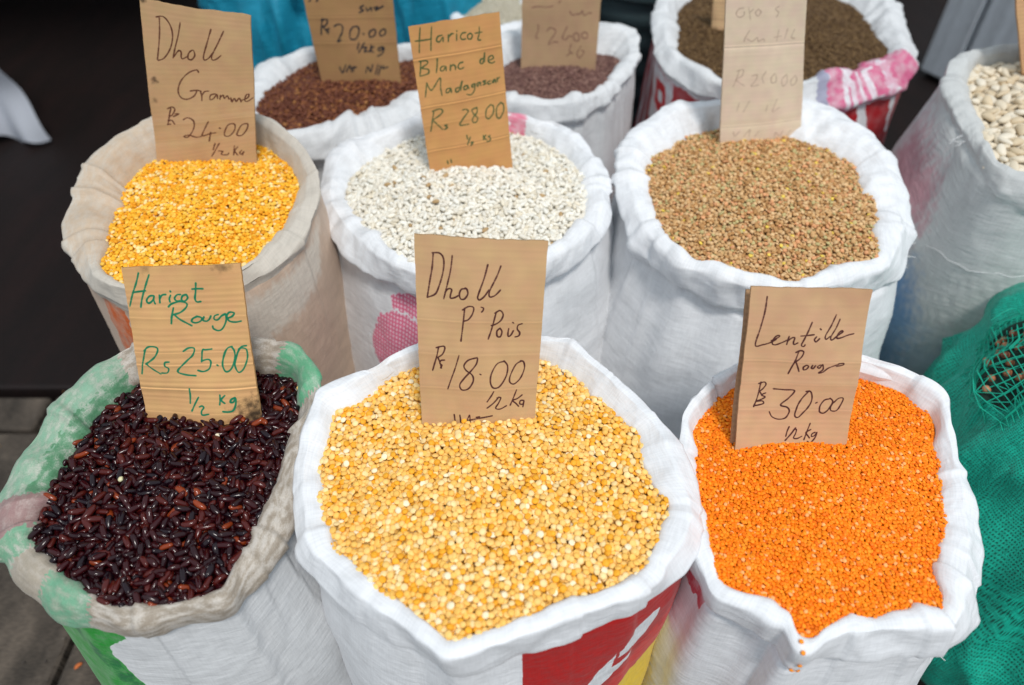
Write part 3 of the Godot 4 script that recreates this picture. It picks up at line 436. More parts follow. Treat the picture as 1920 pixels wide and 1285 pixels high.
# o: bulge (belly beyond the rim), foot (radius at the ground), lean (shift of the foot), creases, tuck, fold (wrinkle height), cols
func sack(key: String, label: String, mat: StandardMaterial3D, o := {}, rim_mat: StandardMaterial3D = null) -> Node3D:
	var s: Dictionary = SACK_SHAPE[key]
	var cols: int = o.get("cols", 340)
	var body_rows: int = o.get("rows", 84)
	var creases: float = o.get("creases", 0.006)
	var tuck: float = o.get("tuck", 0.012)
	var fold: float = o.get("fold", 0.0009)
	var bulge: float = o.get("bulge", 0.012)
	var foot: float = o.get("foot", 0.9)
	var sag: float = o.get("sag", 0.22)
	var sharp: float = o.get("sharp", 0.25)
	var lean: Vector3 = o.get("lean", Vector3.ZERO)
	var off: float = o.get("seed", key.length() * 3.7)
	var rim_rows := 4 * RIM_STEPS + 1
	var rows := rim_rows + body_rows
	var cc := cols + 1
	var p := PackedVector3Array()
	var uv := PackedVector2Array()
	var uv2 := PackedVector2Array()
	p.resize(cc * rows)
	uv.resize(cc * rows)
	uv2.resize(cc * rows)
	var mean := 0.0
	for v in s.ro:
		mean += v / 96000.0
	for i in cc:
		var th := -PI + TURN * (i % cols) / cols
		var ri := ring(s.ri, th)
		var yi := ring(s.yi, th)
		var ro := ring(s.ro, th)
		var yo := ring(s.yo, th)
		var dv := Vector2(ro - ri, yo - yi)
		var nn := Vector2(-dv.y, dv.x).normalized()
		var along := lerpf(0.5, 0.5 - 0.38 * cos(th), sharp)
		var mid := Vector2(ri, yi) + dv * along + nn * dv.length() * sag
		var c := [Vector2(ri - 0.022, yi - 0.09), Vector2(ri - 0.004, yi - 0.006), mid, Vector2(ro, yo), Vector2(ro - tuck, yo - 0.012 - tuck * 0.3), Vector2(ro - tuck, yo - 0.05)]
		var dir := Vector3(sin(th), 0, cos(th))
		var arc := 0.0
		var last := Vector2.ZERO
		for j in rows:
			var q: Vector2
			var sv: float
			if j < rim_rows:
				var seg := mini(j / RIM_STEPS, 3)
				var f := float(j - seg * RIM_STEPS) / RIM_STEPS
				var a0: Vector2 = c[maxi(seg - 1, 0)]
				var a1: Vector2 = c[seg]
				var a2: Vector2 = c[seg + 1]
				var a3: Vector2 = c[seg + 2]
				q = a1.cubic_interpolate(a2, a0, a3, f).lerp(a1.lerp(a2, f), sharp * 0.85)
				sv = 0.4 * j / (rim_rows - 1)
			else:
				var f := float(j - rim_rows + 1) / body_rows
				var top: Vector2 = c[4]
				var y := lerpf(top.y, 0.0, f)
				var belly := sin(PI * clampf(f * 1.02, 0.0, 1.0)) * bulge * (1.0 + 0.6 * n3(cos(th) * 1.3 + off, sin(th) * 1.3, 3.0))
				var r := lerpf(top.x, lerpf(top.x, mean, 0.7) * foot, smoothstep(0.0, 1.0, f)) + belly
				if y < 0.07:
					r -= 0.06 * pow(1.0 - y / 0.07, 2.2)
				q = Vector2(r, y)
				sv = 0.4 + 0.6 * f
			if j > 0:
				arc += q.distance_to(last)
			last = q
			var k := j * cc + i
			var low: float = clampf(1.0 - q.y / c[4].y, 0.0, 1.0)
			p[k] = dir * q.x + Vector3(0, q.y, 0) + lean * low
			uv[k] = Vector2(mean * (TURN * i / cols), arc)
			uv2[k] = Vector2(float(i) / cols, sv)
	var nrm := normals_of(p, cc, rows, true)
	# pleats: where the cloth is tucked over itself, a sharp step with a long ramp behind it
	var pr := RandomNumberGenerator.new()
	pr.seed = int(off * 10.0) + 77
	var pleats := []
	for k in int(o.get("pleats", 15)):
		pleats.append([TURN * pr.randf(), 0.9 * (pr.randf() - 0.5), (0.0016 + 0.0034 * pr.randf()) * (1.0 if creases > 0.0045 else 0.75), 0.016 + 0.03 * pr.randf(), 1.0 if pr.randf() < 0.5 else -1.0, 0.05 + 0.14 * pr.randf()])
	for j in rows:
		for i in cc:
			var k := j * cc + i
			var th := TURN * (i % cols) / cols
			var cx := cos(th) * mean + off
			var cz := sin(th) * mean
			var al := uv[k].y
			var d: float
			if j < rim_rows:
				var big := absf(n3(cx * 8.0 + al * 4.0, al * 5.0, cz * 8.0)) - absf(n3(cx * 8.0 - al * 5.0, al * 5.0, cz * 8.0 + 9.0))
				var small := absf(n3(cx * 22.0 + al * 14.0, al * 8.0, cz * 22.0)) - absf(n3(cx * 20.0 - al * 12.0, al * 8.0, cz * 20.0 + 5.0))
				var facet := crumple.get_noise_3d(cx * 15.0 + al * 6.0, al * 11.0, cz * 15.0) + 0.45 * crumple.get_noise_3d(cx * 34.0, al * 24.0, cz * 34.0)
				d = creases * (0.8 * big + 0.3 * small + 1.5 * (facet + 0.8))
				d *= smoothstep(0.0, 9.0, float(j))
			else:
				var f := float(j - rim_rows + 1) / body_rows
				var y := p[k].y
				var w := n3(cx * 3.0, y * 3.5, cz * 3.0)
				var line := n3(cx * 6.0, y * 75.0 + w * 12.0 + cx * 14.0, cz * 6.0)
				var where := smoothstep(-0.1, 0.5, n3(cx * 2.5 + 3.0, y * 3.0, cz * 2.5))
				d = 0.006 * w + fold * (0.3 + where) * line * smoothstep(0.0, 0.15, f)
				d += creases * 0.7 * (crumple.get_noise_3d(cx * 6.0 + y * 3.0, y * 7.0 - cx * 2.0, cz * 6.0) + 0.6) * smoothstep(0.0, 0.1, f)
				d += creases * 0.6 * (absf(n3(cx * 4.0 + y * 3.0, y * 4.0, cz * 4.0 + 7.0)) - absf(n3(cx * 4.0 - y * 4.0, y * 4.0, cz * 4.0 + 1.0))) * smoothstep(0.0, 0.1, f)
			for q in pleats:
				var over: float = uv[k].y - 0.15
				var w: float = wrapf(th - q[0] - q[1] * over, -PI, PI) * q[4] * mean / q[3]
				if w > -0.06 and w < 1.0:
					var fade := exp(-maxf(over - 0.03, 0.0) / q[5]) * smoothstep(0.0, 9.0, float(j))
					d += q[2] * fade * (1.0 - w if w > 0.0 else 1.0 + w / 0.06)
			p[k] += nrm[k] * d
	cloth_points[key] = [p, uv2, cc, rows, s.c]
	var root := thing(o.get("name", "grain_sack"), label, "sack", Vector3(s.c.x, 0, s.c.y))
	sack_root[key] = root
	var n := rim_rows * cc
	part("rim", sheet(p.slice(0, n), cc, rim_rows, true, uv.slice(0, n), uv2.slice(0, n)), rim_mat if rim_mat else mat, root)
	n = (rim_rows - 1) * cc
	part("body", sheet(p.slice(n), cc, rows - rim_rows + 1, true, uv.slice(n), uv2.slice(n)), mat, root)
	return root


func make_sacks() -> void:
	var white := cloth(lin(0.80, 0.81, 0.83))
	var grey := cloth(lin(0.70, 0.71, 0.72), 0.13)
	var cream := cloth(lin(0.57, 0.52, 0.45), 0.1)
	var beige := cloth(lin(0.56, 0.42, 0.32), 0.1)
	sack("kidney", "white woven sack with a rolled green and grey rim, full of dark red beans", printed(grey, PRINT_KIDNEY), {"foot": 0.96, "creases": 0.005, "bulge": 0.025})
	sack("peas", "white sack with a red and yellow printed panel, full of yellow split peas", printed(white, PRINT_PEAS), {"foot": 0.97, "bulge": 0.02, "sag": 0.2, "sharp": 0.9, "creases": 0.004, "pleats": 12})
	sack("redlentil", "white sack with frayed torn rim, full of orange lentils", printed(white, PRINT_REDLENTIL), {"foot": 0.95, "bulge": 0.02, "sag": 0.2, "sharp": 0.8, "creases": 0.005})
	sack("chana", "translucent beige sack full of bright yellow split chickpeas", printed(beige, PRINT_CHANA), {"foot": 1.0, "creases": 0.004, "tuck": 0.004, "sharp": 0.8, "sag": 0.15}, printed(cream, PRINT_CHANA))
	sack("haricot", "white sack with a pink dotted print, full of small white beans", printed(white, PRINT_HARICOT), {"foot": 1.0, "bulge": 0.045, "creases": 0.007, "sharp": 0.6})
	sack("brown", "large white sack with a thick rolled rim, full of brown lentils", white, {"foot": 1.0, "bulge": 0.045, "creases": 0.007, "sharp": 0.6})
	sack("redseed", "wide white sack full of reddish brown seeds behind the white beans", grey, {"foot": 0.95, "cols": 240, "rows": 40, "sharp": 0.5})
	sack("pinkseed", "white sack with a pink corner on its rim, full of dull purplish seeds", grey, {"foot": 0.95, "cols": 240, "rows": 40, "sharp": 0.5})
	sack("tinyseed", "red printed sack with pink lettered rim, full of fine dark brown seeds", printed(grey, PRINT_TINYSEED), {"foot": 0.95, "cols": 200, "rows": 50, "creases": 0.008, "sharp": 0.8})
	sack("bigbean", "tall off-white sack with red and blue stains, full of large white beans", printed(cloth(lin(0.55, 0.56, 0.55), 0.16), PRINT_BIGBEAN), {"foot": 0.95, "bulge": 0.05, "fold": 0.0014, "tuck": 0.0})
	sack("rice", "small open white sack of pale grain at the back", white, {"foot": 1.0, "cols": 120, "rows": 30})


# what is printed or stained on the sacks, in thousandths round the sack (500 is the front) and along it (0-400 rim, 400-1000 body)
const TAN := Color(0.63, 0.59, 0.53)
const RIM_GREEN := Color(0.50, 0.65, 0.55)
const PANEL_RED := Color(0.68, 0.08, 0.075)
const PINK := Color(0.88, 0.44, 0.56)
const WHITE := Color(0.86, 0.87, 0.88)
const PRINT_KIDNEY := [
	{"c": Color(0.72, 0.68, 0.63), "at": [0, 0, 1000, 0, 1000, 396, 0, 396], "wear": 0.12},
	{"c": Color(0.56, 0.51, 0.45), "at": [0, 0, 1000, 0, 1000, 396, 0, 396], "wear": 1.1, "fray": 12.0, "alpha": 0.8},
	{"c": TAN, "at": [372, 0, 468, 0, 468, 396, 372, 396], "wear": 0.3, "fray": 8.0},
	{"c": RIM_GREEN, "at": [90, 0, 300, 0, 300, 396, 90, 396], "wear": 0.5, "fray": 8.0},
	{"c": Color(0.32, 0.52, 0.38), "at": [90, 0, 300, 0, 300, 170, 90, 170], "wear": 0.7, "fray": 22.0},
	{"c": Color(0.58, 0.46, 0.45), "at": [296, 0, 344, 0, 344, 396, 296, 396], "wear": 0.3, "fray": 10.0},
	{"c": Color(0.43, 0.62, 0.50), "at": [343, 0, 366, 0, 374, 396, 346, 396], "wear": 0.6, "fray": 14.0},
	{"c": Color(0.42, 0.62, 0.50), "at": [424, 0, 478, 0, 482, 396, 420, 396], "wear": 0.45, "fray": 14.0},
	{"c": Color(0.25, 0.50, 0.66), "at": [422, 330, 446, 320, 448, 396, 420, 396], "wear": 0.4, "fray": 10.0},
	{"c": Color(0.38, 0.66, 0.50), "at": [840, 0, 905, 0, 905, 396, 840, 396], "wear": 0.4, "fray": 12.0},
	{"c": Color(0.02, 0.56, 0.14), "at": [300, 398, 496, 398, 497, 420, 474, 440, 472, 458, 490, 535, 510, 640, 510, 700, 300, 700], "wear": 0.1},
	{"c": Color(0.04, 0.42, 0.22), "at": [300, 428, 440, 428, 470, 470, 496, 560, 480, 560, 452, 480, 430, 446, 300, 446], "wear": 0.9, "fray": 6.0},
]
const PRINT_PEAS := [
	{"c": PANEL_RED, "at": [526, 402, 700, 402, 700, 1000, 526, 1000], "fray": 1.0},
	{"c": Color(0.80, 0.13, 0.10), "at": [526, 610, 600, 555, 640, 500, 700, 430, 700, 540, 640, 590, 565, 690, 526, 730], "fray": 8.0, "soft": 26.0},
	{"c": Color(0.93, 0.78, 0.08), "at": [556, 1000, 562, 655, 640, 575, 700, 515, 700, 1000], "fray": 3.0},
	{"c": WHITE, "at": [580, 556, 586, 530, 598, 506, 615, 486, 611, 514, 619, 512, 632, 502, 627, 516, 612, 540, 598, 556], "fray": 0.6},
	{"c": WHITE, "at": [618, 486, 630, 458, 650, 440, 656, 440, 655, 458, 646, 482, 634, 498, 628, 492, 617, 500], "fray": 0.6},
]
const PRINT_REDLENTIL := [
	{"c": Color(0.80, 0.30, 0.36), "at": [314, 392, 352, 400, 350, 425, 319, 425], "fray": 5.0, "wear": 0.3},
	{"c": Color(0.90, 0.82, 0.35), "at": [290, 500, 322, 545, 338, 700, 330, 1000, 280, 1000], "fray": 20.0, "soft": 30.0, "alpha": 0.6},
]
const PRINT_CHANA := [
	{"c": Color(0.80, 0.36, 0.10), "at": [395, 400, 440, 404, 440, 470, 395, 500], "fray": 8.0, "wear": 0.4},
	{"c": Color(0.74, 0.60, 0.44), "at": [60, 20, 400, 20, 400, 330, 60, 330], "fray": 30.0, "soft": 90.0, "alpha": 0.5, "wear": 0.4},
	{"c": Color(0.82, 0.79, 0.74), "at": [520, 400, 760, 400, 700, 470, 540, 500], "fray": 8.0, "soft": 22.0, "alpha": 0.8},
]
const PRINT_HARICOT := [
	{"c": Color(0.90, 0.50, 0.60), "at": [922, 60, 958, 60, 958, 310, 934, 330, 926, 240], "fray": 6.0, "wear": 0.35},
	{"c": PINK, "at": [408, 425, 416, 412, 440, 404, 500, 404, 500, 440, 410, 440], "fray": 5.0, "spots": 1},
	{"c": PINK, "at": [382, 500, 392, 462, 411, 444, 500, 444, 500, 570, 396, 565, 380, 530], "fray": 5.0, "spots": 1},
]
const PRINT_TINYSEED := [
	{"c": Color(0.66, 0.05, 0.10), "at": [0, 402, 1000, 402, 1000, 1000, 0, 1000], "wear": 0.08},
	{"c": WHITE, "at": [294, 403, 350, 403, 356, 470, 335, 530, 306, 510], "fray": 4.0, "wear": 0.15},
	{"c": Color(0.74, 0.06, 0.10), "at": [314, 424, 336, 420, 344, 452, 334, 480, 316, 470], "fray": 2.0},
	{"c": WHITE, "at": [322, 440, 332, 438, 336, 456, 326, 460], "fray": 2.0},
	{"c": WHITE, "at": [264, 430, 276, 430, 286, 560, 276, 560], "fray": 2.0},
	{"c": WHITE, "at": [240, 430, 250, 430, 262, 600, 252, 600], "fray": 2.0},
	{"c": WHITE, "at": [566, 402, 578, 402, 600, 500, 586, 510], "fray": 3.0},
	{"c": WHITE, "at": [612, 402, 620, 402, 630, 480, 622, 480], "fray": 3.0},
	{"c": Color(0.62, 0.62, 0.70), "at": [508, 100, 520, 100, 520, 398, 508, 398], "fray": 3.0},
	{"c": Color(0.80, 0.36, 0.52), "at": [520, 60, 660, 60, 660, 398, 520, 398], "fray": 5.0, "wear": 0.35},
	{"c": WHITE, "at": [540, 180, 546, 180, 546, 330, 540, 330], "fray": 2.0, "wear": 0.3},
	{"c": WHITE, "at": [546, 180, 556, 180, 556, 205, 550, 215, 556, 235, 556, 330, 550, 330, 550, 250, 546, 240], "fray": 2.0, "wear": 0.3},
	{"c": WHITE, "at": [562, 180, 568, 180, 568, 330, 562, 330], "fray": 2.0, "wear": 0.3},
	{"c": WHITE, "at": [574, 180, 592, 180, 592, 205, 582, 205, 582, 300, 592, 300, 592, 330, 574, 330], "fray": 2.0, "wear": 0.3},
	{"c": WHITE, "at": [598, 100, 612, 100, 612, 398, 598, 398], "fray": 8.0, "wear": 0.8},
]
const PRINT_BIGBEAN := [
	{"c": Color(0.74, 0.40, 0.47), "at": [170, 400, 300, 420, 330, 500, 325, 560, 180, 580], "fray": 20.0, "soft": 70.0, "alpha": 0.62},
	{"c": Color(0.28, 0.50, 0.70), "at": [170, 540, 300, 520, 350, 560, 385, 640, 390, 800, 360, 1000, 170, 1000], "fray": 20.0, "soft": 90.0, "alpha": 0.85},
	{"c": Color(0.50, 0.60, 0.68), "at": [200, 620, 420, 600, 520, 640, 560, 800, 520, 1000, 200, 1000], "fray": 20.0, "soft": 110.0, "alpha": 0.6},
]



# ---------------------------------------------------------------- heaps

# a bean or seed: a squashed, slightly bent ball; flat: how much of the lower half is cut level
func seed_mesh(size: Vector3, bend := 0.0, flat := 0.0, rings := 6, sides := 9, square := 1.0) -> ArrayMesh:
	var p := PackedVector3Array()
	for j in rings + 1:
		var v := PI * j / rings
		for i in sides + 1:
			var w := TURN * i / sides
			var ca := cos(v)
			var q := Vector3(signf(ca) * pow(absf(ca), square), sin(v) * cos(w), sin(v) * sin(w))
			if flat > 0.0 and q.y < 0.0:
				q.y *= 1.0 - flat
			q = q * size * 0.5
			q.z += bend * (q.x * q.x / (size.x * size.x * 0.25) - 0.4) * size.z
			p.append(q)
	return sheet(p, sides + 1, rings + 1, true, PackedVector2Array(), PackedVector2Array())


# o: size of a seed, meshes, tints (linear colours with weights), rough, layers, mound, singles (pieces of their own), seed
func heap(key: String, called: String, label: String, piece: String, o: Dictionary) -> Node3D:
	var s: Dictionary = SACK_SHAPE[key]
	var size: Vector3 = o.size
	var r := RandomNumberGenerator.new()
	r.seed = o.get("seed", 5)
	var layers: float = o.get("layers", 2.2)
	var mound: float = o.get("mound", 0.006)
	var sink: float = o.get("sink", 0.008)
	var cell: float = maxf(minf(size.z, size.x) * 0.34, 0.0011)
	var reach := 0.0
	var low := 0.0
	for v in s.ri:
		reach = maxf(reach, v * 0.001)
	for v in s.yi:
		low += v / 96000.0
	reach += 0.01
	var n := int(2.0 * reach / cell) + 1
	var goal := PackedFloat32Array()
	var field := PackedFloat32Array()
	goal.resize(n * n)
	field.resize(n * n)
	var depth := layers * size.y
	for j in n:
		for i in n:
			var x := i * cell - reach
			var z := j * cell - reach
			var th := atan2(x, z)
			var d := sqrt(x * x + z * z)
			var rb := ring(s.ri, th) - 0.001
			var h := -1.0
			if d < rb:
				var t := d / rb
				h = lerpf(low + mound, ring(s.yi, th) - sink * (0.5 + 0.5 * cos(th)), smoothstep(0.0, 1.0, t)) + 0.004 * n3(x * 9.0, z * 9.0, key.length())
			goal[j * n + i] = h
			field[j * n + i] = h - depth
	var root := thing(called, label, o.get("category", "heap"), Vector3(s.c.x, 0, s.c.y))
	# the bed that the seeds lie on
	var p := PackedVector3Array()
	for j in 17:
		for i in 65:
			var th := -PI + TURN * (i % 64) / 64.0
			var rb := (ring(s.ri, th) - 0.001) * j / 16.0
			var t := j / 16.0
			p.append(Vector3(sin(th) * rb, lerpf(low + mound, ring(s.yi, th) - sink * (0.5 + 0.5 * cos(th)), smoothstep(0.0, 1.0, t)) - depth - 0.002, cos(th) * rb))
	var tints: Array = o.tints
	var first: Color = tints[0][0]
	part("bed", sheet(p, 65, 17, true, PackedVector2Array(), PackedVector2Array()), matte(lin(first.r * 0.8, first.g * 0.8, first.b * 0.8), 0.9), root)
	var total := 0.0
	for t in tints:
		total += t[1]
	var long := size.x > size.z * 1.35
	var half := size.x * 0.32
	var tip: float = o.get("tip", 0.45)
	var where: Array[Transform3D] = []
	var which := PackedInt32Array()
	var bad := 0
	var tries := 0
	while bad < 2500 and tries < 90000:
		tries += 1
		var bi := 0
		var bj := 0
		var need := -1.0
		for c in 3:
			var ci := r.randi_range(2, n - 3)
			var cj := r.randi_range(2, n - 3)
			var g := goal[cj * n + ci]
			if g < 0.0:
				continue
			var lack := g - field[cj * n + ci]
			if lack > need:
				need = lack
				bi = ci
				bj = cj
		if need < size.y * (0.25 + 0.25 * r.randf()):
			bad += 1
			continue
		bad = 0
		var x := bi * cell - reach + (r.randf() - 0.5) * cell
		var z := bj * cell - reach + (r.randf() - 0.5) * cell
		var yaw := r.randf() * TURN
		var ax := Vector3(cos(yaw), 0, sin(yaw))
		var az := Vector3(-sin(yaw), 0, cos(yaw))
		var e := half if long else size.x * 0.36
		var h1 := field_at(field, n, cell, reach, x + ax.x * e, z + ax.z * e)
		var h2 := field_at(field, n, cell, reach, x - ax.x * e, z - ax.z * e)
		var ez := size.z * 0.36
		var h3 := field_at(field, n, cell, reach, x + az.x * ez, z + az.z * ez)
		var h4 := field_at(field, n, cell, reach, x - az.x * ez, z - az.z * ez)
		var h0 := field[bj * n + bi]
		var up_x := clampf((h1 - h2) / (2.0 * e), -tip, tip)
		var up_z := clampf((h3 - h4) / (2.0 * ez), -tip, tip)
		var scale := 0.88 + 0.24 * r.randf()
		var rest := maxf((h1 + h2 + h3 + h4) * 0.25, h0) + size.y * float(o.get("lie", 0.30)) * scale
		var bx := Vector3(ax.x, up_x, ax.z).normalized()
		var bz := Vector3(az.x, up_z + (r.randf() - 0.5) * tip, az.z).normalized()
		var by := bz.cross(bx).normalized()
		bz = bx.cross(by)
		if r.randf() < float(o.get("over", 0.0)):
			by = -by
			bz = -bz
		var pick := r.randf() * total
		var tint := 0
		while tint < tints.size() - 1 and pick > tints[tint][1]:
			pick -= tints[tint][1]
			tint += 1
		where.append(Transform3D(Basis(bx * scale, by * scale, bz * scale), Vector3(x, rest, z)))
		which.append(tint)
		# raise the field under it
		var rx := size.x * 0.5 * scale
		var rz := size.z * 0.5 * scale
		var span := int(maxf(rx, rz) / cell) + 1
		for dj in range(-span, span + 1):
			for di in range(-span, span + 1):
				var ii := bi + di
				var jj := bj + dj
				if ii < 0 or jj < 0 or ii >= n or jj >= n:
					continue
				var lx := (di * ax.x + dj * ax.z) * cell
				var lz := (di * az.x + dj * az.z) * cell
				var e2 := lx * lx / (rx * rx) + lz * lz / (rz * rz)
				if e2 < 1.0:
					var top := rest + up_x * lx + up_z * lz + size.y * 0.5 * scale * sqrt(1.0 - e2)
					if top > field[jj * n + ii]:
						field[jj * n + ii] = top
	# the pieces that show largest become parts of their own, the rest one mass
	var meshes: Array = o.meshes
	var singles: int = o.get("singles", 0)
	var single := {}
	if singles > 0:
		var eye := Vector3(0, 1.25, 0) - root.position
		var order := []
		for k in where.size():
			var q := where[k].origin
			var i := clampi(int((q.x + reach) / cell), 0, n - 1)
			var j := clampi(int((q.z + reach) / cell), 0, n - 1)
			if field[j * n + i] < q.y + size.y * 0.56 and not hidden_from(q, eye, s):
				order.append([q.distance_to(eye), k])
		order.sort_custom(func(a, b): return a[0] < b[0])
		for k in mini(singles, order.size()):
			single[order[k][1]] = true
		var mats := []
		for t in tints:
			mats.append(seed_material(o, lin(t[0].r, t[0].g, t[0].b), false))
		for k in single:
			part(piece, meshes[k % meshes.size()], mats[which[k]], root, where[k])
	for m in meshes.size():
		var list := []
		for k in where.size():
			if k % meshes.size() == m and not single.has(k):
				list.append(k)
		if list.is_empty():
			continue
		var mm := MultiMesh.new()
		mm.transform_format = MultiMesh.TRANSFORM_3D
		mm.use_colors = true
		mm.mesh = meshes[m]
		mm.instance_count = list.size()
		for k in list.size():
			mm.set_instance_transform(k, where[list[k]])
			var t: Color = tints[which[list[k]]][0]
			var v := 0.9 + 0.2 * r.randf()
			mm.set_instance_color(k, Color(t.r * v, t.g * v, t.b * v, 1.0))
		var mass := MultiMeshInstance3D.new()
		mass.name = piece + "_mass"
		mass.multimesh = mm
		mass.material_override = seed_material(o, Color.WHITE, true)
		mass.set_meta("kind", "stuff")
		root.add_child(mass, true)

	return root


func hidden_from(q: Vector3, eye: Vector3, s: Dictionary) -> bool:
	# seen over the near rim of the sack?
	var th := atan2(q.x, q.z)
	if cos(th) < 0.2:
		return false
	var rb := ring(s.ri, th)
	var d := Vector2(q.x, q.z).length()
	var run := maxf(rb - d, 0.0)
	var slope := (eye.y - q.y) / Vector2(eye.x - q.x, eye.z - q.z).length()
	return q.y + slope * run < ring(s.yi, th)


func field_at(field: PackedFloat32Array, n: int, cell: float, reach: float, x: float, z: float) -> float:
	var i := clampi(int(round((x + reach) / cell)), 0, n - 1)
	var j := clampi(int(round((z + reach) / cell)), 0, n - 1)
	return field[j * n + i]


func seed_material(o: Dictionary, c: Color, tinted: bool) -> StandardMaterial3D:
	var m := matte(c, o.get("rough", 0.55))
	m.metallic_specular = o.get("shine", 0.3)
	m.vertex_color_use_as_albedo = tinted
	return m


func make_heaps() -> void:
	heap("kidney", "red_bean_heap", "heap of glossy dark red kidney beans in the green rimmed sack", "bean", {
		"size": Vector3(0.0168, 0.0064, 0.0068), "meshes": [seed_mesh(Vector3(0.0170, 0.0064, 0.0068), 0.10, 0, 8, 10, 0.68), seed_mesh(Vector3(0.0152, 0.0066, 0.0070), 0.2, 0, 8, 10, 0.72), seed_mesh(Vector3(0.0160, 0.0060, 0.0064), 0.05, 0, 8, 10, 0.62)],
		"tints": [[Color(0.032, 0.003, 0.0045), 5.0], [Color(0.017, 0.0022, 0.004), 4.5], [Color(0.070, 0.008, 0.006), 2.2], [Color(0.010, 0.003, 0.006), 1.6], [Color(0.22, 0.034, 0.008), 0.45]],
		"rough": 0.17, "shine": 0.42, "layers": 3.0, "lie": 0.38, "tip": 0.8, "singles": 300, "seed": 21, "mound": 0.004})
	heap("peas", "split_pea_heap", "heap of yellow split peas in the white sack with the red panel", "pea", {
		"size": Vector3(0.0075, 0.0044, 0.0073), "lie": 0.24, "meshes": [seed_mesh(Vector3(0.0076, 0.0046, 0.0073), 0, 0.45, 6, 11), seed_mesh(Vector3(0.0071, 0.0052, 0.0070), 0, 0.2, 6, 11), seed_mesh(Vector3(0.0066, 0.0048, 0.0072), 0, 0.6, 6, 11)], "over": 0.35,
		"tints": [[Color(0.90, 0.52, 0.12), 4.0], [Color(0.92, 0.58, 0.18), 3.2], [Color(0.93, 0.69, 0.33), 1.8], [Color(0.86, 0.40, 0.03), 1.8], [Color(0.94, 0.80, 0.54), 0.5]],
		"rough": 0.5, "layers": 2.6, "singles": 300, "seed": 22, "mound": 0.012})
	heap("redlentil", "orange_lentil_heap", "heap of bright orange split lentils in the torn white sack", "lentil", {
		"size": Vector3(0.0044, 0.0022, 0.0043), "lie": 0.2, "tip": 0.35, "meshes": [seed_mesh(Vector3(0.0044, 0.0024, 0.0043), 0, 0.4, 5, 8)], "over": 0.4,
		"tints": [[Color(0.95, 0.235, 0.006), 5.0], [Color(0.96, 0.29, 0.014), 3.0], [Color(0.90, 0.18, 0.006), 1.8], [Color(0.95, 0.42, 0.14), 0.8]],
		"rough": 0.5, "layers": 3.0, "seed": 23, "mound": 0.01})
	heap("chana", "split_chickpea_heap", "heap of bright yellow split chickpeas in the beige sack", "chickpea", {
		"size": Vector3(0.0066, 0.0042, 0.0058), "lie": 0.2, "tip": 0.35, "meshes": [seed_mesh(Vector3(0.0068, 0.0044, 0.0058), 0, 0.45, 6, 9), seed_mesh(Vector3(0.0062, 0.0048, 0.0060), 0, 0.15, 6, 9)], "over": 0.35,
		"tints": [[Color(0.88, 0.45, 0.03), 4.0], [Color(0.90, 0.54, 0.08), 3.0], [Color(0.82, 0.34, 0.015), 2.0], [Color(0.90, 0.68, 0.30), 1.4]],
		"rough": 0.5, "layers": 2.4, "seed": 24, "mound": 0.012})
	heap("haricot", "white_bean_heap", "heap of small oblong white beans in the pink dotted sack", "bean", {
		"size": Vector3(0.0122, 0.0058, 0.0062), "meshes": [seed_mesh(Vector3(0.0122, 0.0058, 0.0062), 0.03, 0, 8, 10, 0.9), seed_mesh(Vector3(0.0108, 0.0060, 0.0064), 0.05, 0, 8, 10, 0.92)],
		"tints": [[Color(0.80, 0.75, 0.65), 5.0], [Color(0.82, 0.79, 0.71), 4.0], [Color(0.74, 0.67, 0.54), 1.5], [Color(0.45, 0.30, 0.15), 0.12]],
		"rough": 0.5, "lie": 0.36, "tip": 0.4, "layers": 2.6, "seed": 25, "mound": 0.012, "singles": 300})
	heap("brown", "brown_lentil_heap", "heap of pale brown lentils in the large white sack", "lentil", {
		"size": Vector3(0.0065, 0.0031, 0.0064), "meshes": [seed_mesh(Vector3(0.0065, 0.0031, 0.0064), 0, 0, 5, 10), seed_mesh(Vector3(0.0058, 0.0033, 0.0060), 0, 0, 5, 9)],
		"tints": [[Color(0.60, 0.36, 0.16), 4.0], [Color(0.68, 0.45, 0.23), 3.5], [Color(0.46, 0.24, 0.09), 2.5], [Color(0.70, 0.34, 0.16), 1.2], [Color(0.50, 0.42, 0.19), 1.0], [Color(0.80, 0.58, 0.10), 0.22]],
		"rough": 0.55, "tip": 0.7, "lie": 0.42, "layers": 3.0, "seed": 26, "mound": 0.012})
	heap("redseed", "red_seed_heap", "heap of reddish brown seeds in the wide white sack at the back", "seed", {
		"size": Vector3(0.0075, 0.0052, 0.0056), "meshes": [seed_mesh(Vector3(0.0075, 0.0052, 0.0056), 0, 0, 5, 8)],
		"tints": [[Color(0.16, 0.055, 0.03), 4.0], [Color(0.11, 0.035, 0.02), 3.0], [Color(0.24, 0.09, 0.035), 2.0], [Color(0.34, 0.15, 0.05), 0.5]],
		"rough": 0.4, "layers": 2.4, "seed": 27, "mound": 0.01})
	heap("pinkseed", "purple_seed_heap", "heap of dull purplish brown seeds behind the white bean card", "seed", {
		"size": Vector3(0.0054, 0.0032, 0.0052), "meshes": [seed_mesh(Vector3(0.0054, 0.0033, 0.0052), 0, 0, 5, 7)],
		"tints": [[Color(0.20, 0.105, 0.085), 4.0], [Color(0.15, 0.075, 0.065), 3.0], [Color(0.26, 0.15, 0.12), 2.0]],
		"rough": 0.6, "layers": 2.2, "seed": 28, "mound": 0.012})
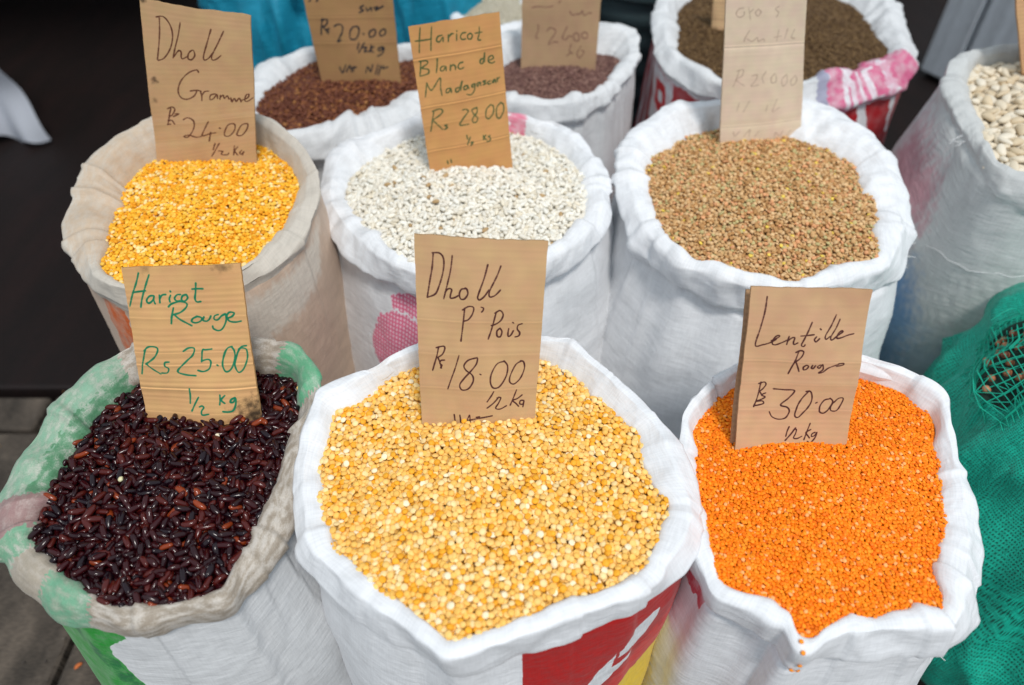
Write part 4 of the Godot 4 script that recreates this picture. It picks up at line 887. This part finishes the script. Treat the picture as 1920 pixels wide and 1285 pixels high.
	heap("tinyseed", "fine_seed_heap", "heap of fine dark brown seeds in the red printed sack", "seed", {
		"size": Vector3(0.0056, 0.0036, 0.0044), "meshes": [seed_mesh(Vector3(0.0056, 0.0036, 0.0044), 0, 0, 4, 7)],
		"tints": [[Color(0.13, 0.075, 0.032), 4.0], [Color(0.09, 0.05, 0.022), 3.0], [Color(0.19, 0.115, 0.05), 2.0]],
		"rough": 0.5, "layers": 2.0, "seed": 29, "mound": 0.012})
	heap("bigbean", "large_bean_heap", "heap of large cream butter beans in the tall stained sack", "bean", {
		"size": Vector3(0.024, 0.0095, 0.0145), "meshes": [seed_mesh(Vector3(0.024, 0.0095, 0.0145), 0.12, 0, 10, 14), seed_mesh(Vector3(0.022, 0.010, 0.0135), 0.18, 0, 10, 14)],
		"tints": [[Color(0.72, 0.62, 0.47), 5.0], [Color(0.76, 0.68, 0.55), 3.0], [Color(0.62, 0.50, 0.34), 2.0]],
		"rough": 0.35, "layers": 2.6, "seed": 30, "mound": 0.01, "singles": 300})
	heap("rice", "pale_grain_heap", "heap of pale grain in the small sack at the back", "grain", {
		"size": Vector3(0.0065, 0.0024, 0.0026), "meshes": [seed_mesh(Vector3(0.0065, 0.0024, 0.0026), 0, 0, 5, 6)],
		"tints": [[Color(0.52, 0.47, 0.36), 4.0], [Color(0.58, 0.53, 0.43), 3.0]],
		"rough": 0.5, "layers": 2.0, "seed": 31, "mound": 0.02})


# ---------------------------------------------------------------- price cards

func card_face(o: Dictionary, pen: Array, wide: float, high: float) -> ImageTexture:
	var w := 448
	var h := int(w * high / wide)
	var base: Color = o.color
	var im := Image.create(w, h, false, Image.FORMAT_RGB8)
	var sd: float = o.get("seed", 1.0)
	var ribs: float = o.get("ribs", 0.05)
	for y in h:
		var streak := 1.0 + 0.006 * n3(3.0, y * 0.11, sd) + ribs * sin(TURN * y * high / h / 0.0072) * (0.6 + 0.4 * n3(1.0, y * 0.02, sd))
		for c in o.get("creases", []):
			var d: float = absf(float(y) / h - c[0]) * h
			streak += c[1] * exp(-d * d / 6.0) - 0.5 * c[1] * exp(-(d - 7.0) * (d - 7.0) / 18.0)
		for x in w:
			var v := streak + 0.02 * n3(x * 0.014, y * 0.012, sd + 3.0) + 0.02 * n3(x * 0.5, y * 0.5, sd)
			im.set_pixel(x, y, Color(base.r * v, base.g * v * (1.0 - 0.02 * n3(x * 0.012, y * 0.012, 8.0)), base.b * v))
	for s in o.get("stains", []):
		var c := Vector2(s[0] * w, s[1] * h)
		var rr: float = s[2] * w
		for y in range(maxi(int(c.y - rr), 0), mini(int(c.y + rr), h)):
			for x in range(maxi(int(c.x - rr), 0), mini(int(c.x + rr), w)):
				var d := c.distance_to(Vector2(x, y)) / rr + 0.35 * n3(x * 0.035, y * 0.035, 5.0) + 0.12 * n3(x * 0.15, y * 0.15, 6.0)
				var a: float = s[3] * (1.0 - smoothstep(-0.1, 1.0, d))
				if a > 0.0:
					im.set_pixel(x, y, im.get_pixel(x, y).lerp(Color(0.13, 0.1, 0.08), a))
	var ink: Color = o.get("ink", Color(0.3, 0.18, 0.17))
	var thick: float = 1.15 * o.get("pen", 0.0008) / wide * w
	for stroke in pen:
		var pts := PackedVector2Array()
		for k in stroke.size() / 2:
			pts.append(Vector2(stroke[k * 2] * 0.001 * w, stroke[k * 2 + 1] * 0.001 * h))
		var fine := PackedVector2Array()
		for k in pts.size() - 1:
			var a := pts[maxi(k - 1, 0)]
			var b := pts[mini(k + 2, pts.size() - 1)]
			for t in 6:
				fine.append(pts[k].cubic_interpolate(pts[k + 1], a, b, t / 6.0))
		fine.append(pts[pts.size() - 1])
		var run := 0.0
		for k in fine.size() - 1:
			var a := fine[k]
			var b := fine[k + 1]
			run += a.distance_to(b)
			var r := thick * (0.9 + 0.25 * n3(run * 0.03, stroke[0] * 0.1, 2.0))
			var lo := a.min(b) - Vector2(r + 2, r + 2)
			var hi := a.max(b) + Vector2(r + 2, r + 2)
			for y in range(maxi(int(lo.y), 0), mini(int(hi.y) + 1, h)):
				for x in range(maxi(int(lo.x), 0), mini(int(hi.x) + 1, w)):
					var q := Vector2(x, y)
					var d := q.distance_to(Geometry2D.get_closest_point_to_segment(q, a, b))
					var cover: float = clampf(r - d + 0.5, 0.0, 1.0) * o.get("strong", 0.9) * (0.86 + 0.2 * n3(run * 0.05, stroke[1] * 0.1, 3.0) - 0.12 * sin(TURN * y * high / h / 0.0072))
					if cover > 0.0:
						var was := im.get_pixel(x, y)
						var to := was.lerp(ink, cover)
						if to.get_luminance() < was.get_luminance():
							im.set_pixel(x, y, to)
	return ImageTexture.create_from_image(im)


func card(key: String, label: String, o: Dictionary, called := "price_card") -> Node3D:
	var s: Dictionary = CARD_SHAPE[key]
	var q: Array = s.quad
	var wide: float = (q[1] - q[0]).length()
	var high: float = (q[3] - q[0]).length()
	var base: Vector3 = (q[2] + q[3]) * 0.5
	var n: Vector3 = (q[3] - q[0]).cross(q[1] - q[0]).normalized()
	if n.z < 0:
		n = -n
	n = n
	var cols := 25
	var rows := 61
	var front := PackedVector3Array()
	var uv := PackedVector2Array()
	var sd: float = o.get("seed", 1.0)
	var bend: float = o.get("bend", 0.003)
	var deep: float = o.get("deep", 0.0008)
	for j in rows:
		var v := float(j) / (rows - 1)
		for i in cols:
			var u := float(i) / (cols - 1)
			var ue := u + (0.0035 * n3(v * 5.0, sd, 1.0) + 0.0018 * n3(v * 40.0, sd, 2.0)) * (1.0 if i == 0 or i == cols - 1 else 0.0)
			var ve := v + (0.004 * n3(u * 5.0, sd, 4.0) + 0.002 * n3(u * 30.0, sd, 5.0)) * (1.0 if j == 0 or j == rows - 1 else 0.0)
			var pt: Vector3 = q[0].lerp(q[1], ue).lerp(q[3].lerp(q[2], ue), ve)
			var d: float = bend * (sin(PI * u) - 0.5) + 0.004 * n3(u * 1.5, v * 1.8, sd + 6.0) + o.get("curl", 0.0) * (1.0 - v) * (1.0 - v)
			for c in o.get("creases", []):
				var e: float = absf(v - c[0]) * high
				d += deep * signf(c[1]) * exp(-e * e / 0.000012)
			front.append(pt + n * d - base)
			uv.append(Vector2(u, v))
	var thick := 0.0032
	var back := PackedVector3Array()
	for v in front:
		back.append(v - n * thick)
	var m := StandardMaterial3D.new()
	m.albedo_texture = card_face(o, s.pen, wide, high)
	m.roughness = 0.85
	m.metallic_specular = 0.3
	m.heightmap_enabled = true
	m.heightmap_texture = card_relief
	m.heightmap_scale = o.get("relief", 0.005)
	var root := thing(called, label, "price card", base, o.get("group", ""))
	part("printed_face", sheet(front, cols, rows, false, uv, PackedVector2Array()), m, root)
	var c: Color = o.color
	var rim := matte(Color(c.r * 0.86, c.g * 0.84, c.b * 0.8), 0.9)
	# the back and the cut edges
	var flip := PackedVector3Array()
	for j in rows:
		for i in cols:
			flip.append(back[j * cols + cols - 1 - i])
	part("backing", sheet(flip, cols, rows, false, PackedVector2Array(), PackedVector2Array()), rim, root)
	var loop := PackedInt32Array()
	for i in cols:
		loop.append(i)
	for j in range(1, rows):
		loop.append(j * cols + cols - 1)
	for i in range(cols - 2, -1, -1):
		loop.append((rows - 1) * cols + i)
	for j in range(rows - 2, -1, -1):
		loop.append(j * cols)
	var e := PackedVector3Array()
	for k in loop:
		e.append(back[k])
	for k in loop:
		e.append(front[k])
	part("cut_edge", sheet(e, loop.size(), 2, true, PackedVector2Array(), PackedVector2Array()), rim, root)
	return root


func make_cards() -> void:
	var tan := Color(0.76, 0.615, 0.455)
	var brown := Color(0.29, 0.16, 0.15)
	var green := Color(0.10, 0.46, 0.33)
	card("pois", "cardboard price card reading Dholl P'Pois, 18.00, in the yellow split peas", {"color": tan, "ink": brown, "seed": 1.3, "pen": 0.00085, "creases": [[0.365, 0.06], [0.52, 0.03], [0.69, 0.05]], "ribs": 0.012, "curl": -0.006, "bend": 0.005})
	card("rouge", "cardboard price card reading Lentille Rouge, 30.00, in the orange lentils", {"color": Color(0.785, 0.635, 0.49), "ink": brown, "seed": 2.6, "pen": 0.0008, "creases": [[0.36, 0.06], [0.48, 0.03], [0.62, 0.04]], "ribs": 0.014, "bend": 0.002, "curl": 0.006})
	card("rouge_back", "blank second cardboard card tucked behind the Lentille Rouge card", {"color": Color(0.72, 0.58, 0.45), "seed": 8.6, "bend": 0.001}, "spare_card")
	card("haricot_rouge", "ribbed cardboard card with green writing Haricot Rouge, 25.00, in the red beans", {"color": Color(0.82, 0.64, 0.44), "ink": green, "seed": 3.9, "pen": 0.001, "creases": [[0.25, 0.05], [0.43, 0.10], [0.495, 0.12], [0.625, 0.22], [0.76, 0.06]], "ribs": 0.026, "relief": 0.02, "stains": [[0.99, 0.79, 0.27, 0.8], [0.85, 0.0, 0.1, 0.4], [0.2, 0.0, 0.08, 0.3]], "bend": 0.006})
	card("gramme", "cardboard price card reading Dholl Gramme, 24.00, in the yellow chickpeas", {"color": Color(0.76, 0.625, 0.47), "ink": Color(0.36, 0.22, 0.17), "seed": 5.2, "pen": 0.00095, "creases": [[0.60, 0.03], [0.70, -0.02]], "ribs": 0.012, "stains": [[0.07, 0.37, 0.05, 0.7], [0.05, 0.47, 0.04, 0.35], [0.02, 0.0, 0.05, 0.6]]})
	card("blanc", "orange brown folded cardboard card reading Haricot Blanc de Madagascar, 28.00", {"color": Color(0.77, 0.57, 0.36), "ink": Color(0.33, 0.36, 0.22), "strong": 0.75, "seed": 6.5, "pen": 0.0011, "creases": [[0.185, 0.17], [0.46, 0.18], [0.57, 0.05], [0.73, 0.17]], "ribs": 0.012, "deep": 0.0012})
	card("twenty", "brown cardboard card reading 20.00 in the reddish brown seeds", {"color": Color(0.60, 0.46, 0.31), "ink": Color(0.10, 0.12, 0.16), "strong": 0.85, "seed": 7.8, "pen": 0.0013, "creases": [[0.37, 0.12], [0.555, 0.14]], "ribs": 0.01})
	card("gros", "tall pale cardboard card with faint writing in the brown lentils", {"color": Color(0.85, 0.77, 0.68), "ink": Color(0.70, 0.61, 0.54), "strong": 0.34, "seed": 9.1, "pen": 0.0012, "creases": [[0.315, -0.16], [0.72, -0.10], [0.82, -0.07]], "ribs": 0.008})
	card("twentysix", "greyish cardboard card reading 26.00 in the purplish seeds", {"color": Color(0.66, 0.54, 0.42), "ink": Color(0.48, 0.35, 0.30), "strong": 0.5, "seed": 10.4, "pen": 0.0013, "ribs": 0.008})
	card("small", "narrow cardboard card behind the tall pale card in the fine seeds", {"color": Color(0.80, 0.66, 0.5), "seed": 11.7, "creases": [[0.3, 0.1], [0.55, -0.1]]})
	card("edge", "cardboard card in the large cream beans at the photograph's edge", {"color": Color(0.78, 0.62, 0.46), "seed": 13.0})


# ---------------------------------------------------------------- the setting

func wood(c: Color, grain_scale: Vector3, rough := 0.75, grain := 0.5) -> StandardMaterial3D:
	var f := FastNoiseLite.new()
	f.seed = 17
	f.frequency = 0.015
	f.fractal_octaves = 5
	var a := f.get_seamless_image(512, 64)
	a.resize(512, 512, Image.INTERPOLATE_CUBIC)
	var d := a.get_data()
	var out := PackedByteArray()
	out.resize(512 * 512 * 3)
	for k in 512 * 512:
		var v := 0.87 - grain * 0.5 + grain * d[k] / 255.0 + 0.24 * grain * n3((k % 512) * 0.09, k / 512 * 0.09, 3.0)
		out[k * 3] = clampi(int(c.r * v * 255.0), 0, 255)
		out[k * 3 + 1] = clampi(int(c.g * v * 255.0), 0, 255)
		out[k * 3 + 2] = clampi(int(c.b * v * 255.0), 0, 255)
	var m := matte(Color.WHITE, rough)
	m.albedo_texture = ImageTexture.create_from_image(Image.create_from_data(512, 512, false, Image.FORMAT_RGB8, out))
	m.heightmap_enabled = true
	m.heightmap_texture = ImageTexture.create_from_image(a)
	m.heightmap_scale = 0.3
	m.uv1_triplanar = true
	m.uv1_scale = grain_scale
	return m


func make_setting() -> void:
	# ground far out, then the shop's dark floor and the worn planks in front of it
	var ground := PlaneMesh.new()
	ground.size = Vector2(60, 60)
	structure("ground", ground, matte(lin(0.035, 0.033, 0.032), 0.9), Transform3D(Basis(), Vector3(0, -0.06, 0)))
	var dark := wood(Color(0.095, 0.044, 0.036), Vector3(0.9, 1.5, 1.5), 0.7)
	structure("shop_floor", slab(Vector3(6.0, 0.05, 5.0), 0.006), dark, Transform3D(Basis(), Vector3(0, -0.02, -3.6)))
	var plank_look := wood(Color(0.34, 0.305, 0.27), Vector3(1.6, 3.0, 6.0), 0.85)
	var floor_root := Node3D.new()
	floor_root.name = "plank_floor"
	floor_root.set_meta("kind", "structure")
	add_child(floor_root)
	var bed := BoxMesh.new()
	bed.size = Vector3(6.0, 0.02, 2.4)
	part("joint_bed", bed, matte(lin(0.008, 0.007, 0.006), 0.95), floor_root, Transform3D(Basis(), Vector3(0, -0.048, 0.14)))
	var z := -1.085
	var widths := [0.105, 0.30, 0.33, 0.28, 0.34, 0.3, 0.32]
	var r := RandomNumberGenerator.new()
	r.seed = 4
	for k in widths.size():
		var d: float = widths[k]
		var x := -2.0
		while x < 2.0:
			var w := 0.5 + 0.5 * r.randf()
			if k == 2:
				w = 1.232 if x < -1.9 else 0.9
			var b := Basis(Vector3.UP, 0.008 * (r.randf() - 0.5))
			part("plank", slab(Vector3(w - 0.012, 0.04, d - 0.012), 0.005), plank_look, floor_root, Transform3D(b, Vector3(x + w / 2.0, -0.021 - 0.004 * r.randf(), z + d / 2.0)))
			x += w
		z += d
	# the dark shop behind: back wall, left wall and ceiling, open to the street
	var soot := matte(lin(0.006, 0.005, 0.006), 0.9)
	var bw := BoxMesh.new()
	bw.size = Vector3(6.4, 2.9, 0.12)
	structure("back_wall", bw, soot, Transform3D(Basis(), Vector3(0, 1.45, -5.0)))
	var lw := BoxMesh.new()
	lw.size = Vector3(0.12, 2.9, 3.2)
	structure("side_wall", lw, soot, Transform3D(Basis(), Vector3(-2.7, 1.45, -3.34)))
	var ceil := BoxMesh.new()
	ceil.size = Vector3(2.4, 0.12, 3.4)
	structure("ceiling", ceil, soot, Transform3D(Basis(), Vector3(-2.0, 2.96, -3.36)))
	# the grey boarded wall on the right
	var grey := wood(Color(1.0, 1.02, 1.04), Vector3(2.0, 0.5, 2.0), 0.6, 0.14)
	grey.heightmap_scale = 0.06
	var wall := thing("boarded_wall", "grey painted boarded wall with dark joints behind the cream beans", "wall", Vector3(1.57, 0, -2.72))
	wall.rotation_degrees.y = 28.0
	var zz := 0.0
	for w in [0.15, 0.4, 0.42, 0.4, 0.42]:
		part("board", slab(Vector3(0.04, 1.5, w - 0.018), 0.005), grey, wall, Transform3D(Basis(), Vector3(0.02, 0.78, zz + w / 2.0)))
		zz += w
	var bk := BoxMesh.new()
	bk.size = Vector3(0.03, 1.56, 1.75)
	part("batten_backing", bk, soot, wall, Transform3D(Basis(), Vector3(0.07, 0.78, 0.89)))


# ---------------------------------------------------------------- things further back

# a closed, filled sack: o.h height, o.rx, o.rz half sizes, o.pinch how far the top closes
func filled_sack(called: String, label: String, at: Vector3, mat: Material, o: Dictionary) -> Node3D:
	var cols := 120
	var rows := 80
	var cc := cols + 1
	var p := PackedVector3Array()
	var uv := PackedVector2Array()
	var h: float = o.h
	var sd: float = o.get("seed", 2.0)
	var folds: float = o.get("folds", 0.01)
	for j in rows:
		var f := float(j) / (rows - 1)
		var v := f * PI
		var y := h * 0.5 * (1.0 + signf(cos(v)) * pow(absf(cos(v)), 0.55))
		var r := pow(sin(v), o.get("square", 0.5))
		for i in cc:
			var th := TURN * (i % cols) / cols
			var x := sin(th)
			var z := cos(th)
			var lump := 1.0 + 0.05 * n3(x * 1.2 + sd, y * 4.0, z * 1.2) + folds * 3.0 * n3(x * 4.0 + sd, y * 9.0, z * 4.0)
			var q := Vector3(x * o.rx * r * lump, y, z * o.rz * r * lump)
			q += Vector3(x, 0, z) * folds * (pow(1.0 - absf(n3(x * 2.0, y * 5.0 + sd, z * 2.0)), 5.0) - 0.3) * r
			q += o.get("lean", Vector3.ZERO) * (y / h)
			p.append(q)
			uv.append(Vector2(TURN * i / cols * o.rx, h - y))
	var root := thing(called, label, "sack", at)
	var along := PackedVector2Array()
	for j in rows:
		for i in cc:
			along.append(Vector2(float(i) / cols, float(j) / (rows - 1)))
	part("body", sheet(p, cc, rows, true, uv, along), mat, root)
	if o.has("key"):
		cloth_points[o.key] = [p, along, cc, rows]
		sack_root[o.key] = root
	return root


func make_background_things() -> void:
	var teal := cloth(lin(0.008, 0.26, 0.40), 0.2, 0.5)
	filled_sack("blue_sack", "bright teal blue woven sack standing behind the reddish seeds", Vector3(-0.52, 0, -1.78), teal, {"h": 1.0, "rx": 0.20, "rz": 0.13, "seed": 4.0, "folds": 0.03})
	filled_sack("blue_sack", "second teal blue sack, behind the white bean card", Vector3(-0.17, 0, -1.70), printed(teal, [{"c": Color(0.02, 0.07, 0.22), "at": [640, 0, 860, 0, 860, 1000, 640, 1000], "fray": 4.0}]), {"h": 1.0, "rx": 0.12, "rz": 0.10, "seed": 6.0})
	# dark ribbed tub
	var prof := []
	for k in 60:
		var y := 0.62 * k / 59.0
		prof.append(Vector2(0.15 + 0.05 * y + 0.006 * (1.0 if k % 6 < 3 else 0.0), y))
	prof.append(Vector2(0.195, 0.63))
	prof.append(Vector2(0.165, 0.62))
	prof.append(Vector2(0.155, 0.3))
	var p := PackedVector3Array()
	prof.reverse()
	for v in prof:
		for i in 65:
			var th := TURN * (i % 64) / 64.0
			p.append(Vector3(sin(th) * v.x, v.y, cos(th) * v.x))
	var tub := part("ribbed_tub", sheet(p, 65, prof.size(), true, PackedVector2Array(), PackedVector2Array()), matte(lin(0.03, 0.05, 0.055), 0.5), self, Transform3D(Basis(), Vector3(0.36, 0, -1.92)))
	tag(tub, "dark slate green ribbed tub standing behind the purplish seeds", "tub")
	# white cloth hanging at the far left
	var c := PackedVector3Array()
	for j in 40:
		var f := j / 39.0
		for i in 30:
			var u := i / 29.0
			var wide := lerpf(0.8, 0.34, f)
			c.append(Vector3((u - 0.5) * wide + 0.42 * f, 0.95 * (1.0 - f) + 0.04 * n3(u * 3.0, f * 2.0, 1.0), 0.03 * sin(u * 13.0 + f * 3.0) * (0.4 + 0.6 * f) + 0.06 * n3(u * 2.0, f * 3.0, 6.0)))
	var drape := part("hanging_cloth", sheet(c, 30, 40, false, PackedVector2Array(), PackedVector2Array()), matte(lin(0.45, 0.47, 0.52), 0.8), self, Transform3D(Basis(), Vector3(-2.14, 0.02, -2.22)))
	tag(drape, "crumpled white cloth hanging down by the dark floor", "cloth")
	# green net sack at the right
	var net := cloth(lin(0.006, 0.52, 0.36), 0.2, 0.45)
	var weave := Image.create(64, 64, false, Image.FORMAT_RGB8)
	for y in 64:
		for x in 64:
			var gx := absf(fposmod(x + 2.0 * n3(x * 0.05, y * 0.05, 1.0), 8.0) - 4.0)
			var gy := absf(fposmod(y + 2.0 * n3(x * 0.05, y * 0.05, 5.0), 8.0) - 4.0)
			var open := smoothstep(1.6, 3.0, gx) * smoothstep(1.6, 3.0, gy)
			var v := (1.0 - 0.55 * open) * (0.9 + 0.14 * n3(x * 0.4, y * 0.06, 3.0))
			weave.set_pixel(x, y, Color(v, v, v))
	net.detail_enabled = true
	net.detail_albedo = ImageTexture.create_from_image(weave)
	net.detail_blend_mode = BaseMaterial3D.BLEND_MODE_MUL
	net.detail_uv_layer = BaseMaterial3D.DETAIL_UV_2
	net.uv2_scale = Vector3(58, 34, 1)
	filled_sack("green_net_sack", "bulging green net sack with brown nuts showing through a loose patch", Vector3(0.81, 0, -0.59), net, {"h": 0.60, "rx": 0.26, "rz": 0.28, "lean": Vector3(0.115, 0, -0.02), "seed": 9.0, "square": 0.42, "folds": 0.02, "key": "green"})


# the point of a sack's cloth at (round, along), both 0..1, in the sack's own axes, and the way the cloth faces there
func on_cloth(key: String, u: float, v: float) -> Array:
	var d: Array = cloth_points[key]
	var cc: int = d[2]
	var i := clampi(int(u * (cc - 1)), 1, cc - 2)
	var j := 1
	while j < d[3] - 2 and d[1][j * cc + i].y < v:
		j += 1
	var p: PackedVector3Array = d[0]
	var k := j * cc + i
	var n := (p[k + cc] - p[k - cc]).cross(p[k + 1] - p[k - 1]).normalized()
	return [p[k], n]


func make_small_things() -> void:
	# lentils that ran out over the torn rim
	var grain := seed_mesh(Vector3(0.0046, 0.0026, 0.0044), 0, 0.4, 6, 9)
	var orange := matte(lin(0.94, 0.29, 0.012), 0.5)
	for q in [[0.430, 0.14], [0.433, 0.19], [0.436, 0.25], [0.434, 0.29], [0.439, 0.31], [0.436, 0.335], [0.442, 0.36], [0.433, 0.37], [0.438, 0.395]]:
		var at := on_cloth("redlentil", q[0], q[1])
		var b := Basis(Quaternion(Vector3.UP, at[1])) * Basis(Vector3.UP, q[1] * 40.0)
		var o := part("spilled_lentil", grain, orange, self, Transform3D(b, sack_root["redlentil"].position + at[0] + at[1] * 0.0014))
		tag(o, "orange lentil spilled on the white rim under the torn notch", "lentil", "lentils spilled over the torn rim")
	# odd seeds among the red beans
	var odd := seed_mesh(Vector3(0.0068, 0.0056, 0.0064), 0, 0.2, 6, 9)
	for q in [[Vector3(-0.2615, 0.586, -0.585), lin(0.88, 0.58, 0.2), "yellow split pea lying among the red beans by the right rim"], [Vector3(-0.338, 0.5905, -0.508), lin(0.82, 0.74, 0.55), "pale seed fragment lying in the middle of the red beans"], [Vector3(-0.427, 0.589, -0.45), lin(0.7, 0.66, 0.4), "small pale greenish seed among the red beans at the left"]]:
		tag(part("stray_seed", odd, matte(q[1], 0.5), self, Transform3D(Basis(Vector3(0.3, 0.2, 1).normalized(), 0.6), q[0])), q[2], "seed")
	var crumb := part("floor_crumb", seed_mesh(Vector3(0.014, 0.004, 0.008), 0.2, 0.3, 6, 8), matte(lin(0.5, 0.13, 0.03), 0.6), self, Transform3D(Basis(Vector3.UP, 0.9), Vector3(-0.735, 0.001, -0.475)))
	tag(crumb, "small orange crumb on the worn planks by the green sack", "crumb")
	var gr := RandomNumberGenerator.new()
	gr.seed = 31
	var bits := MultiMesh.new()
	bits.transform_format = MultiMesh.TRANSFORM_3D
	bits.use_colors = true
	bits.mesh = seed_mesh(Vector3(0.005, 0.0025, 0.004), 0.1, 0.3, 4, 6)
	bits.instance_count = 150
	var looks := [Color(0.3, 0.16, 0.05), Color(0.35, 0.3, 0.2), Color(0.05, 0.04, 0.035), Color(0.12, 0.1, 0.08)]
	for k in bits.instance_count:
		var b := Basis(Vector3.UP, gr.randf() * 6.0).scaled(Vector3.ONE * (0.4 + 0.8 * gr.randf()))
		bits.set_instance_transform(k, Transform3D(b, Vector3(-1.3 + 0.75 * gr.randf(), 0.0005, -1.1 + 1.0 * gr.randf())))
		bits.set_instance_color(k, looks[gr.randi() % 4])
	var grit := MultiMeshInstance3D.new()
	grit.name = "floor_grit"
	grit.multimesh = bits
	var gm := matte(Color.WHITE, 0.8)
	gm.vertex_color_use_as_albedo = true
	grit.material_override = gm
	grit.set_meta("kind", "stuff")
	grit.set_meta("label", "scattered grit and seed crumbs on the worn planks at the left")
	grit.set_meta("category", "grit")
	add_child(grit)
	# loose threads at the hems
	var r := RandomNumberGenerator.new()
	r.seed = 12
	var thread := matte(lin(0.8, 0.8, 0.8), 0.7)
	for q in [["redlentil", 0.60, 0.400, 9], ["redlentil", 0.575, 0.402, 4], ["brown", 0.66, 0.40, 9], ["bigbean", 0.27, 0.36, 7]]:
		for k in q[3]:
			var at := on_cloth(q[0], q[1] + 0.03 * r.randf(), q[2])
			var pts := []
			var dir: Vector3 = (at[1] + Vector3(r.randf() - 0.5, -0.5 - 0.5 * r.randf(), r.randf() - 0.5) * 0.9).normalized()
			var side := Vector3(r.randf() - 0.5, r.randf() - 0.5, r.randf() - 0.5) * 0.016
			var long := 0.008 + 0.014 * r.randf()
			for t in 7:
				var f := t / 6.0
				pts.append(at[0] - at[1] * 0.002 + dir * long * f + side * f * f)
			part("loose_thread", tube(pts, 0.00045, 4), thread, sack_root[q[0]])
	var strand := []
	for t in 15:
		var f := t / 14.0
		var at := on_cloth("bigbean", 0.33 + 0.17 * f, 0.53 - 0.06 * f)
		strand.append(at[0] + at[1] * (0.0016 + 0.003 * sin(f * 9.0) * f))
	part("loose_thread", tube(strand, 0.0006, 4), thread, sack_root["bigbean"])
	# the loose patch in the green net, with nuts behind the strands
	var net: Node3D = sack_root["green"]
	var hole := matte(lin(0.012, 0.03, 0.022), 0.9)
	var nut := [seed_mesh(Vector3(0.0135, 0.011, 0.0105), 0, 0, 8, 10), seed_mesh(Vector3(0.012, 0.0105, 0.011), 0, 0, 8, 10)]
	var nut_looks := [matte(lin(0.36, 0.13, 0.06), 0.5), matte(lin(0.46, 0.2, 0.1), 0.5), matte(lin(0.28, 0.09, 0.05), 0.5)]
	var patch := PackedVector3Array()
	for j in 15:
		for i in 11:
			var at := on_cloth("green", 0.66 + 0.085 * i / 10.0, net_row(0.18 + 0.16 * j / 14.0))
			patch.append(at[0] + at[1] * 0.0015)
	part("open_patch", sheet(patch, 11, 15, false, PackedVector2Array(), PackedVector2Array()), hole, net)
	for k in 34:
		var at := on_cloth("green", 0.667 + 0.068 * r.randf(), net_row(0.19 + 0.13 * r.randf()))
		part("nut", nut[k % 2], nut_looks[k % 3], net, Transform3D(Basis(Vector3(r.randf(), r.randf(), 1).normalized(), r.randf() * 6.0), at[0] + at[1] * 0.002))
	var green := matte(lin(0.01, 0.42, 0.28), 0.45)
	for k in 30:
		var pts := []
		var lift := 0.004 + 0.006 * r.randf()
		var u0 := 0.65 + 0.105 * k / 29.0 + 0.004 * (r.randf() - 0.5)
		var du := 0.012 * (r.randf() - 0.5)
		for t in 13:
			var f := t / 12.0
			var at := on_cloth("green", u0 + du * f + 0.003 * sin(f * 6.0 + k), net_row(0.15 + 0.22 * f))
			pts.append(at[0] + at[1] * (lift * sin(PI * f) + 0.001))
		part("net_strand", tube(pts, 0.00075, 4), green, net)
	for k in 40:
		var pts := []
		var lift := 0.004 + 0.006 * r.randf()
		var v0 := 0.155 + 0.20 * k / 39.0 + 0.006 * (r.randf() - 0.5)
		var dv := 0.03 * (r.randf() - 0.5)
		for t in 11:
			var f := t / 10.0
			var at := on_cloth("green", 0.643 + 0.12 * f, net_row(v0 + dv * f))
			pts.append(at[0] + at[1] * (lift * sin(PI * f) + 0.001))
		part("net_strand", tube(pts, 0.00075, 4), green, net)
	var stray := []
	for t in 12:
		var f := t / 11.0
		var at := on_cloth("green", 0.648, net_row(0.26))
		stray.append(at[0] + Vector3(-0.05 * f, 0.02 * sin(f * 3.0), 0.012 * f))
	part("net_strand", tube(stray, 0.0007, 4), green, net)


func net_row(v: float) -> float:
	return v
